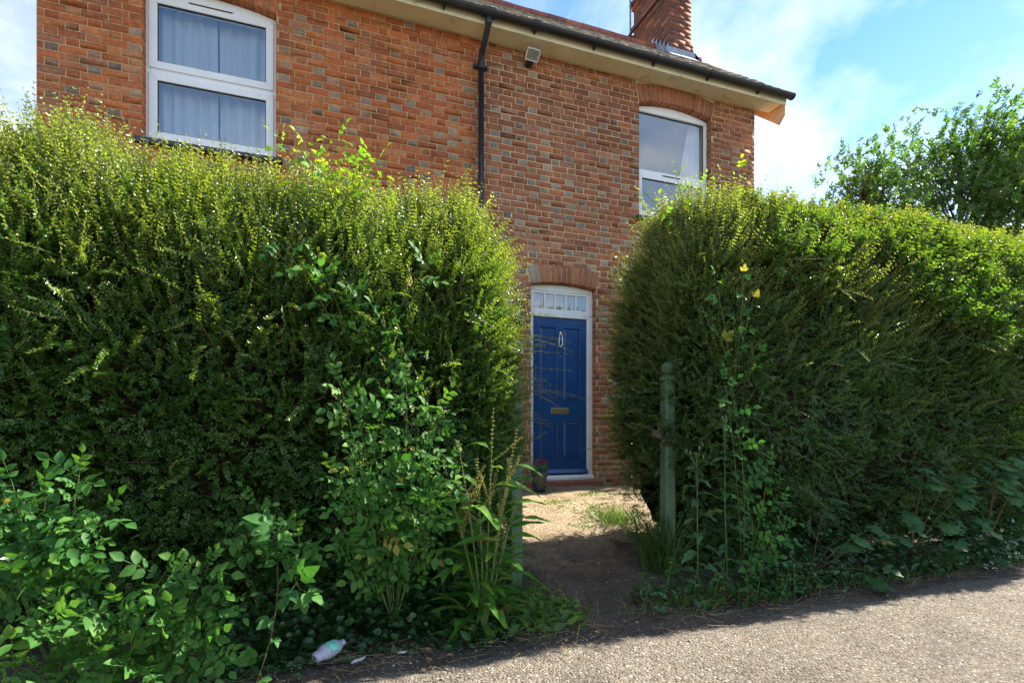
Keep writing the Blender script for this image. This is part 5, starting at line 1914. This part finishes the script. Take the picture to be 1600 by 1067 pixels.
# sow thistles, nettles, sycamore seedlings
def upright(name, label, cat, base, top, kind, n, sc, seed, stem_r=0.005, group=None, pairs=False, droop=0.1, buds=False):
    r = np.random.default_rng(seed)
    root = empty(name, base, label, cat, group)
    b, t_ = Vector(base), Vector(top)
    MB().tube([b, b.lerp(t_, 0.5) + Vector((r.normal() * 0.012, r.normal() * 0.012, 0)), t_], [stem_r, stem_r * 0.8, stem_r * 0.3], 6).build('stem', M['green_stem'], root)
    for k in range(n):
        u = 0.12 + 0.86 * k / max(1, n - 1)
        an = k * (1.5708 if pairs else 2.4) + r.normal() * 0.2
        for m_ in ((0, math.pi) if pairs else (0,)):
            d = Vector((math.cos(an + m_), math.sin(an + m_) - 0.2, 0.35 - droop * 3 * (1 - u)))
            put_leaf(root, kind, b.lerp(t_, u), d, (-d.x * 0.2, -d.y * 0.2 - 0.15, 1), sc * (1.15 - 0.6 * u) * r.uniform(0.85, 1.15), r)
    if buds:
        for k in range(5):
            p = t_ + Vector((r.normal() * 0.03, r.normal() * 0.03, r.uniform(-0.04, 0.05)))
            MB().tube([b.lerp(t_, 0.9), p - Vector((0, 0, 0.012))], 0.0015, 5).lathe(p, [(0.002, -0.014), (0.006, -0.008), (0.006, 0.004), (0.003, 0.012)], 8).build('flower_bud', M['green_stem'], root)
    return root


upright('sow_thistle', 'tall grey green sow thistle nearest the green post', 'thistle', (2.50, -3.16, 0.03), (2.44, -3.22, 1.02), 'thistle', 20, 1.25, 51, buds=True)
upright('sow_thistle', 'tallest grey green sow thistle against the right hedge with buds', 'thistle', (2.74, -3.18, 0.03), (2.66, -3.24, 1.22), 'thistle', 23, 1.25, 52, buds=True)
r = np.random.default_rng(70)
spots = [(2.05, -3.12, 0.26), (2.16, -3.24, 0.30), (2.28, -3.10, 0.42), (2.34, -3.30, 0.30), (2.46, -3.36, 0.28), (2.58, -3.34, 0.36), (2.68, -3.42, 0.26), (2.80, -3.38, 0.36), (2.92, -3.44, 0.24), (3.00, -3.36, 0.40), (3.12, -3.40, 0.30), (3.24, -3.36, 0.28)]
for k, (x, y, h) in enumerate(spots):
    upright('nettle', 'leafy green nettle in the row along the foot of the right hedge', 'nettle', (x, y, gz(x, y)), (x + r.normal() * 0.04, y - 0.03 + r.normal() * 0.03, h), 'nettle', 6, 1.15, 71 + k, 0.003, 'nettles at the foot of the right hedge', pairs=True)


def seedling(label, base, sites, seed, sc):
    r = np.random.default_rng(seed)
    root = empty('sycamore_seedling', base, label, 'sycamore')
    b = Vector(base)
    for s in sites:
        t_ = Vector(s)
        c = b.lerp(t_, 0.5) + Vector((0, 0.02, 0.10))
        MB().tube([b * (1 - u) ** 2 + c * 2 * u * (1 - u) + t_ * u ** 2 for u in np.linspace(0, 1, 6)], [0.005, 0.0045, 0.004, 0.003, 0.0025, 0.002], 5).build('stem', M['red_stem'], root)
        for k in range(4):
            an = r.uniform(-2.8, -0.35)
            d = Vector((math.cos(an), math.sin(an), r.uniform(-0.5, 0.15)))
            put_leaf(root, 'syc', t_ + Vector((r.normal() * 0.05, r.normal() * 0.03, r.normal() * 0.05)), d, (r.normal() * 0.3, -0.45 + r.normal() * 0.2, 1), sc * r.uniform(0.75, 1.3), r)
    return root


seedling('sycamore seedling with big lobed blue green leaves low on the right hedge', (4.75, -3.1, 0.05), [(4.55, -3.34, 0.82), (4.95, -3.36, 0.62), (4.70, -3.38, 0.46), (5.10, -3.36, 0.42), (4.40, -3.38, 0.52), (4.85, -3.34, 0.76), (4.62, -3.44, 0.26), (5.05, -3.42, 0.24)], 81, 1.0)
seedling('sycamore seedling with lobed leaves at the right edge of the photo', (5.75, -3.1, 0.05), [(5.55, -3.32, 0.92), (5.85, -3.32, 0.76), (5.65, -3.36, 0.62), (5.45, -3.36, 0.74)], 82, 1.0)
seedling('small sycamore seedling between the nettles and the larger seedling', (3.60, -3.12, 0.04), [(3.48, -3.36, 0.66), (3.62, -3.40, 0.40), (3.86, -3.46, 0.12), (4.15, -3.40, 0.38), (3.95, -3.38, 0.44)], 83, 0.85)


# ivy, weeds and grass that nobody could count
def scatter(name, label, cat, pts, mat, L, W, r, per=1, up=0.5, shape=leaf_hex, young=0.2, fold=0.15):
    P = np.repeat(np.asarray(pts), per, axis=0)
    P = P + r.normal(size=P.shape) * np.array([0.02, 0.02, 0.008])
    n = len(P)
    an = r.uniform(0, 6.283, n)
    D = np.column_stack([np.cos(an), np.sin(an), r.uniform(-0.1, up, n)])
    N = UP + r.normal(scale=0.35, size=(n, 3)) + np.array([0, -0.5, 0])
    l_ = r.uniform(0.6, 1.3, n) * L
    o = bulk(name, None, [(P, D, N, l_, l_ * W / L, r.random(n), r.random(n) * young)], mat, shape, fold)
    return tag(o, label, cat, kind='stuff')


def on_ground(x, y, lift=0.0):
    return np.column_stack([x, y, ground_z(x, y) + lift])


r = np.random.default_rng(90)
n = 2600
x = r.uniform(-0.5, 1.05, n)
y = -3.16 + r.normal(size=n) * 0.10 + 0.05 * np.sin(x * 5)
pts = on_ground(x, y, 0.0)
pts[:, 2] += np.clip(r.normal(0.06, 0.08, n) + (y + 3.2) * 0.9, 0.01, 0.5)
scatter('ivy_cover', 'dark ivy creeping along the foot of the left hedge', 'ivy', pts, M['ivy_leaf'], 0.040, 0.036, r)
n = 2200
x = r.uniform(2.9, 7.0, n)
y = -3.16 + r.normal(size=n) * 0.10
pts = on_ground(x, y, 0.0)
pts[:, 2] += np.clip(r.normal(0.08, 0.09, n) + (y + 3.2) * 0.8, 0.01, 0.5)
scatter('ivy_cover', 'dark ivy and ground cover along the foot of the right hedge', 'ivy', pts, M['ivy_leaf'], 0.045, 0.036, r)


def grass(name, label, cx, cy, sx, sy, n, L, seed, young=0.25, lean=0.35, mat='grass'):
    r = np.random.default_rng(seed)
    x = cx + r.normal(size=n) * sx
    y = cy + r.normal(size=n) * sy
    P = on_ground(x, y, 0.005)
    D = UP + r.normal(scale=lean, size=(n, 3))
    N = r.normal(size=(n, 3))
    l_ = L * r.uniform(0.45, 1.15, n)
    parts = []
    # two joints: lower half upright, upper half bending over
    B2 = P + unit(D) * (l_ * 0.5)[:, None]
    D2 = unit(D) + np.column_stack([D[:, 0], D[:, 1], -0.25 + 0 * x]) * 0.9
    t, a = r.random(n), r.random(n) * young
    w = np.full(n, 0.005)
    parts.append((P, D, N, l_ * 0.62, w, t, a))
    parts.append((B2 - unit(D) * 0.012, D2, N, l_ * 0.6, w * 0.9, t, a))
    o = bulk(name, None, parts, M[mat], leaf_quads, 0.1, 0.05)
    return tag(o, label, 'grass', kind='stuff')


grass('grass_tuft', 'long dark grass growing round the green gate post', 2.50, -2.74, 0.07, 0.08, 260, 0.46, 1, lean=0.22, young=0.1)
grass('grass_tuft', 'bright sunlit grass beside the path behind the green post', 2.76, -1.66, 0.11, 0.14, 420, 0.20, 2, young=0.2)
grass('grass_tuft', 'short grass at the left edge of the gateway by the dock', 1.22, -3.05, 0.10, 0.20, 420, 0.16, 3)
grass('grass_tuft', 'dry and green grass at the foot of the nettles', 2.30, -3.30, 0.25, 0.06, 200, 0.13, 4, young=0.9)
grass('grass_tuft', 'thin grass along the foot of the right hedge by the road', 4.2, -3.36, 0.9, 0.05, 220, 0.15, 5, young=0.5)
r = np.random.default_rng(95)
pts = []
for cx, cy, s, n in ((2.95, -0.72, 0.10, 130), (2.45, -0.95, 0.09, 90), (2.60, -1.15, 0.14, 120), (3.30, -0.80, 0.06, 50), (2.75, -1.35, 0.14, 150), (1.28, -3.05, 0.10, 160), (1.35, -2.85, 0.08, 80), (2.70, -0.16, 0.12, 30), (3.40, -0.14, 0.08, 50), (2.35, -1.7, 0.07, 50), (1.45, -3.1, 0.1, 60), (2.72, -1.55, 0.12, 160)):
    pts.append(on_ground(cx + r.normal(size=n) * s, cy + r.normal(size=n) * s * 0.6, 0.025))
scatter('low_weeds', 'patches of low bright weeds growing on the path to the door', 'weeds', np.concatenate(pts), M['weed'], 0.035, 0.016, r, up=0.9, young=0.5)
n = 260
x = r.uniform(0.7, 1.55, n)
y = -3.2 + r.normal(size=n) * 0.12
scatter('broad_weeds', 'broad leaved weeds between the dock and the path edge', 'weeds', on_ground(x, y, 0.03), M['weed'], 0.075, 0.034, r, up=1.0, young=0.1)

n = 900
x = r.uniform(2.0, 6.2, n)
y = -3.27 + r.normal(size=n) * 0.09
scatter('broad_weeds', 'mixed broad leaved weeds along the foot of the right hedge', 'weeds', on_ground(x, y, 0.02) + np.column_stack([x * 0, x * 0, np.abs(r.normal(size=n)) * 0.07]), M['ivy_leaf'], 0.060, 0.034, r, up=1.0, young=0.35)

# loose grit, straw and dead leaves
n = 5000
x = r.uniform(-1.6, 6.2, n)
y = np.where(r.random(n) < 0.6, r.uniform(-4.3, -3.2, n), r.uniform(-3.4, -0.3, n))
keep = (y < -3.15) | ((x > 1.2) & (x < 3.2))
x, y = x[keep], y[keep]
n = len(x)
P = on_ground(x, y, 0.018)
sz = r.uniform(0.0018, 0.0048, n) * np.where(r.random(n) < 0.04, 2.2, 1.0)
octa = np.array([(1, 0, 0), (0, 1, 0), (-1, 0, 0), (0, -1, 0), (0, 0, 0.7), (0, 0, -0.7)])
V = P[:, None] + (octa[None] * (1 + r.normal(scale=0.25, size=(n, 6, 3)))) * sz[:, None, None]
F = (np.arange(n) * 6)[:, None, None] + np.array([(0, 1, 4), (1, 2, 4), (2, 3, 4), (3, 0, 4), (1, 0, 5), (2, 1, 5), (3, 2, 5), (0, 3, 5)])[None]
sz = sz * np.where((y > -2.6) & (y < -0.3), 1.7, 1.0)
V = P[:, None] + (octa[None] * (1 + r.normal(scale=0.25, size=(n, 6, 3)))) * sz[:, None, None]
tag(link_mesh('loose_grit', np_mesh('loose_grit', V.reshape(-1, 3), F.reshape(-1, 3), M['stone'])), 'loose pale grit lying on the road edge and path', 'grit', kind='stuff')
n = 340
x = np.concatenate([r.uniform(-0.7, 1.6, 150), r.uniform(1.9, 5.5, 190)])
y = -3.42 + r.normal(size=n) * 0.10
P = on_ground(x, y, 0.022)
an = r.uniform(0, 6.283, n)
D = np.column_stack([np.cos(an), np.sin(an) * 0.6, r.normal(scale=0.08, size=n)])
o = bulk_stems('dry_stalks', None, [((P, unit(D), r.uniform(0.04, 0.20, n), r.normal(scale=0.12, size=(n, 3)) * np.array([1, 1, 0.15])), r.uniform(0.0009, 0.002, n))], M['straw'])
tag(o, 'dry straw and broken stalks lying along the foot of the hedges', 'straw')
n = 150
x = r.uniform(-0.6, 5.5, n)
y = -3.42 + r.normal(size=n) * 0.11
an = r.uniform(0, 6.283, n)
o = bulk('leaf_litter', None, [(on_ground(x, y, 0.022), np.column_stack([np.cos(an), np.sin(an), r.uniform(-0.1, 0.3, n)]), UP + r.normal(scale=0.4, size=(n, 3)), r.uniform(0.015, 0.045, n), r.uniform(0.01, 0.025, n), r.random(n), r.random(n))], M['dead_leaf'], leaf_hex)
tag(o, 'brown dead leaves scattered along the edge of the road', 'leaf litter')

# ------------------------------------------------------------------ gate posts
def post(label, x, y, top, seed, latch):
    g0 = gz(x, y)
    root = empty('gate_post', (x, y, g0), label, 'post', 'green gate posts')
    w, ch = 0.047, 0.012
    o8 = [(x - w + ch, y - w), (x + w - ch, y - w), (x + w, y - w + ch), (x + w, y + w - ch), (x + w - ch, y + w), (x - w + ch, y + w), (x - w, y + w - ch), (x - w, y - w + ch)]
    MB().prism(o8, g0 - 0.1, top - 0.155, 'z').build('shaft', M['green_post'], root, bevel=0.004)
    MB().lathe((x, y, top - 0.155), [(0.058, 0.0), (0.066, 0.008), (0.066, 0.022), (0.055, 0.034), (0.034, 0.046), (0.024, 0.058)], 20).build('collar', M['green_post'], root, smooth=True)
    MB().lathe((x, y, top - 0.055), [(0.020, -0.048), (0.036, -0.038), (0.048, -0.020), (0.053, 0.0), (0.048, 0.022), (0.034, 0.041), (0.015, 0.051), (0.0, 0.053)], 20).build('ball_finial', M['green_post'], root, smooth=True)
    if latch:
        zb = 1.06
        MB().prism([(x - w - 0.004, y - w - 0.004), (x + w + 0.05, y - w - 0.004), (x + w + 0.05, y + w + 0.004), (x - w - 0.004, y + w + 0.004)], zb - 0.016, zb + 0.016, 'z').build('iron_band', M['rust'], root, bevel=0.002)
        MB().prism([(x - w - 0.005, zb + 0.03), (x - w - 0.005, zb + 0.125), (x - w - 0.03, zb + 0.135), (x - w - 0.045, zb + 0.105), (x - w - 0.085, zb + 0.10), (x - w - 0.09, zb + 0.06), (x - w - 0.05, zb + 0.045)], y - 0.02, y + 0.015).build('latch_block', M['old_wood'], root, bevel=0.004)
    return root


post('weathered green gate post with a ball top standing against the right hedge', 2.57, -2.72, 1.70, 1, True)
post('green gate post almost buried in the end of the left hedge', 1.285, -2.76, 1.56, 2, False)

# ------------------------------------------------------------------ flower pot by the door
px, py = 2.46, -0.42
pz = gz(px, py) + 0.02
fp = empty('flower_pot', (px, py, pz), 'dark glazed pot of red flowers standing left of the blue door', 'flower pot')
MB().lathe((px, py, pz), [(0.065, 0.0), (0.075, 0.03), (0.098, 0.20), (0.108, 0.215), (0.108, 0.24), (0.098, 0.24), (0.092, 0.21)], 24).build('pot', M['pot'], fp, smooth=True)
MB().lathe((px, py, pz + 0.205), [(0.093, 0.0), (0.05, 0.015), (0.0, 0.02)], 16).build('soil', M['soil'], fp, smooth=True)
r = np.random.default_rng(99)
n = 150
a = r.uniform(0, 6.283, n)
rad = 0.1 * np.sqrt(r.random(n))
P = np.column_stack([px + rad * np.cos(a), py + rad * np.sin(a), pz + 0.22 + r.uniform(0, 0.09, n)])
bulk('leaves', fp, [(P, np.column_stack([np.cos(a), np.sin(a), r.uniform(0, 0.8, n)]), UP + r.normal(scale=0.3, size=(n, 3)), r.uniform(0.02, 0.045, n), r.uniform(0.015, 0.03, n), r.random(n), r.random(n) * 0.4)], M['weed'], leaf_hex)


def flower(root, p, mat, R_, r, name='flower'):
    mb = MB()
    for k in range(7):
        a = k * 0.898 + r.normal() * 0.1
        d = Vector((math.cos(a), math.sin(a), 0.35 + r.normal() * 0.15))
        s = Vector((-math.sin(a), math.cos(a), 0))
        p = Vector(p)
        q = [p, p + d * R_ * 0.6 + s * R_ * 0.38, p + d * R_, p + d * R_ * 0.6 - s * R_ * 0.38]
        mb.add(q, [(0, 1, 2, 3)])
    mb.lathe(p, [(0.0, -0.004), (R_ * 0.22, 0.0), (R_ * 0.16, R_ * 0.2), (0.0, R_ * 0.25)], 8)
    return mb.build(name, mat, root)


for k in range(7):
    a = r.uniform(0, 6.283)
    flower(fp, (px + 0.075 * math.cos(a), py - 0.03 + 0.06 * math.sin(a), pz + 0.31 + r.uniform(0, 0.05)), M['red_petal'], 0.042, r)
for k in range(3):
    flower(fp, (px - 0.02 + r.normal() * 0.03, py + r.normal() * 0.02, pz + 0.36 + r.uniform(0, 0.07)), M['yellow_petal'], 0.022, r)

wf = flower(None, (-1.12, -3.60, 0.68), M['white_petal'], 0.028, np.random.default_rng(4), 'bramble_flower')
tag(wf, 'single white bramble flower among leaves at the bottom left edge', 'flower')

# ------------------------------------------------------------------ litter
def clear_plastic():
    m, nt, p = base_mat('cloudy_clear_plastic')
    p.inputs['Base Color'].default_value = (0.62, 0.60, 0.70, 1)
    p.inputs['Roughness'].default_value = 0.22
    tr = nd(nt, 'ShaderNodeBsdfTransparent')
    tr.inputs[0].default_value = (0.9, 0.9, 0.95, 1)
    ms = nd(nt, 'ShaderNodeMixShader')
    ms.inputs[0].default_value = 0.35
    lk(nt, p.outputs[0], ms.inputs[1])
    lk(nt, tr.outputs[0], ms.inputs[2])
    lk(nt, ms.outputs[0], nt.nodes['Material Output'].inputs[0])
    return m


M['plastic'] = clear_plastic()
M['bottle_label'] = simple('pale_green_label', (0.22, 0.58, 0.48), 0.5, var=0.25, scale=60)
M['bottle_cap'] = simple('clear_grey_cap', (0.45, 0.44, 0.48), 0.4)
bt = empty('plastic_bottle', (0.08, -3.33, 0.05), 'crumpled clear plastic bottle with green label lying on the soil', 'bottle')
bt.rotation_euler = (0, 0, 0)
ax_ = Vector((0.80, 0.52, 0.16)).normalized()
s_ = ax_.cross(Vector((0, 0, 1))).normalized()
u_ = s_.cross(ax_)
b0 = Vector((-0.005, -3.40, 0.052))
rb = np.random.default_rng(6)
prof_b = [(0.0, 0.014), (0.003, 0.030), (0.014, 0.035), (0.03, 0.031), (0.045, 0.040), (0.07, 0.044), (0.10, 0.045), (0.125, 0.041), (0.145, 0.027), (0.158, 0.015)]


def revolve(prof, dent=0.0, a0=0.0, a1=2 * math.pi, seg=20, grow=0.0):
    mb = MB()
    v, f = [], []
    full = a1 - a0 > 6.28
    ns = seg if full else seg + 1
    for t, rr in prof:
        for k in range(ns):
            a = a0 + (a1 - a0) * k / seg
            rad = (rr + grow) * (1 + dent * math.sin(2 * a + t * 60) * (0.5 + 0.5 * math.sin(t * 90)))
            v.append(b0 + ax_ * t + (s_ * math.cos(a) + u_ * math.sin(a) * 0.86) * rad)
    for i_ in range(len(prof) - 1):
        for k in range(seg):
            k2 = (k + 1) % ns if full else k + 1
            f.append((i_ * ns + k, i_ * ns + k2, (i_ + 1) * ns + k2, (i_ + 1) * ns + k))
    if full:
        f.append(tuple(range(ns)))
    return mb.add(v, f)


revolve(prof_b, 0.09).build('body', M['plastic'], bt, smooth=True)
revolve([(0.066, 0.0435), (0.085, 0.0445), (0.10, 0.045), (0.120, 0.0425)], 0.09, 0.0, 2.4, 14, 0.0015).build('label', M['bottle_label'], bt, smooth=True)
revolve([(0.150, 0.0165), (0.151, 0.018), (0.172, 0.018), (0.173, 0.004)], 0.0).build('cap', M['bottle_cap'], bt, smooth=True)
M['scrap'] = simple('pale_plastic_scrap', (0.55, 0.55, 0.58), 0.4, var=0.2, scale=60)
for k, (x, y, a, l_, lab) in enumerate(((0.20, -3.44, 0.35, 0.075, 'pale plastic strip lying on soil just right of the bottle'), (0.42, -3.42, -0.5, 0.05, 'small grey plastic scrap lying on soil left of the dock'), (-0.45, -3.52, 0.1, 0.045, 'little white scrap on the soil at bottom left'))):
    c_, s__ = math.cos(a), math.sin(a)
    z0 = 0.026
    mb = MB()
    pp = [(-1, -0.22, 0), (-0.3, -0.3, 0.006), (0.4, -0.2, 0.002), (1, -0.1, 0.01), (1, 0.16, 0.012), (0.3, 0.24, 0.004), (-0.4, 0.2, 0.008), (-1, 0.12, 0)]
    w = [(x + (p_ * c_ - q_ * s__) * l_ * 0.5, y + (p_ * s__ + q_ * c_) * l_ * 0.5, z0 + h_) for p_, q_, h_ in pp]
    mb.add(w + [(a_, b_, c2 - 0.002) for a_, b_, c2 in w], [tuple(range(8)), tuple(range(15, 7, -1))] + [(i_, (i_ + 1) % 8, (i_ + 1) % 8 + 8, i_ + 8) for i_ in range(8)])
    tag(mb.build('plastic_scrap', M['scrap'], None, origin=(x, y, z0)), lab, 'litter', 'scraps of litter')
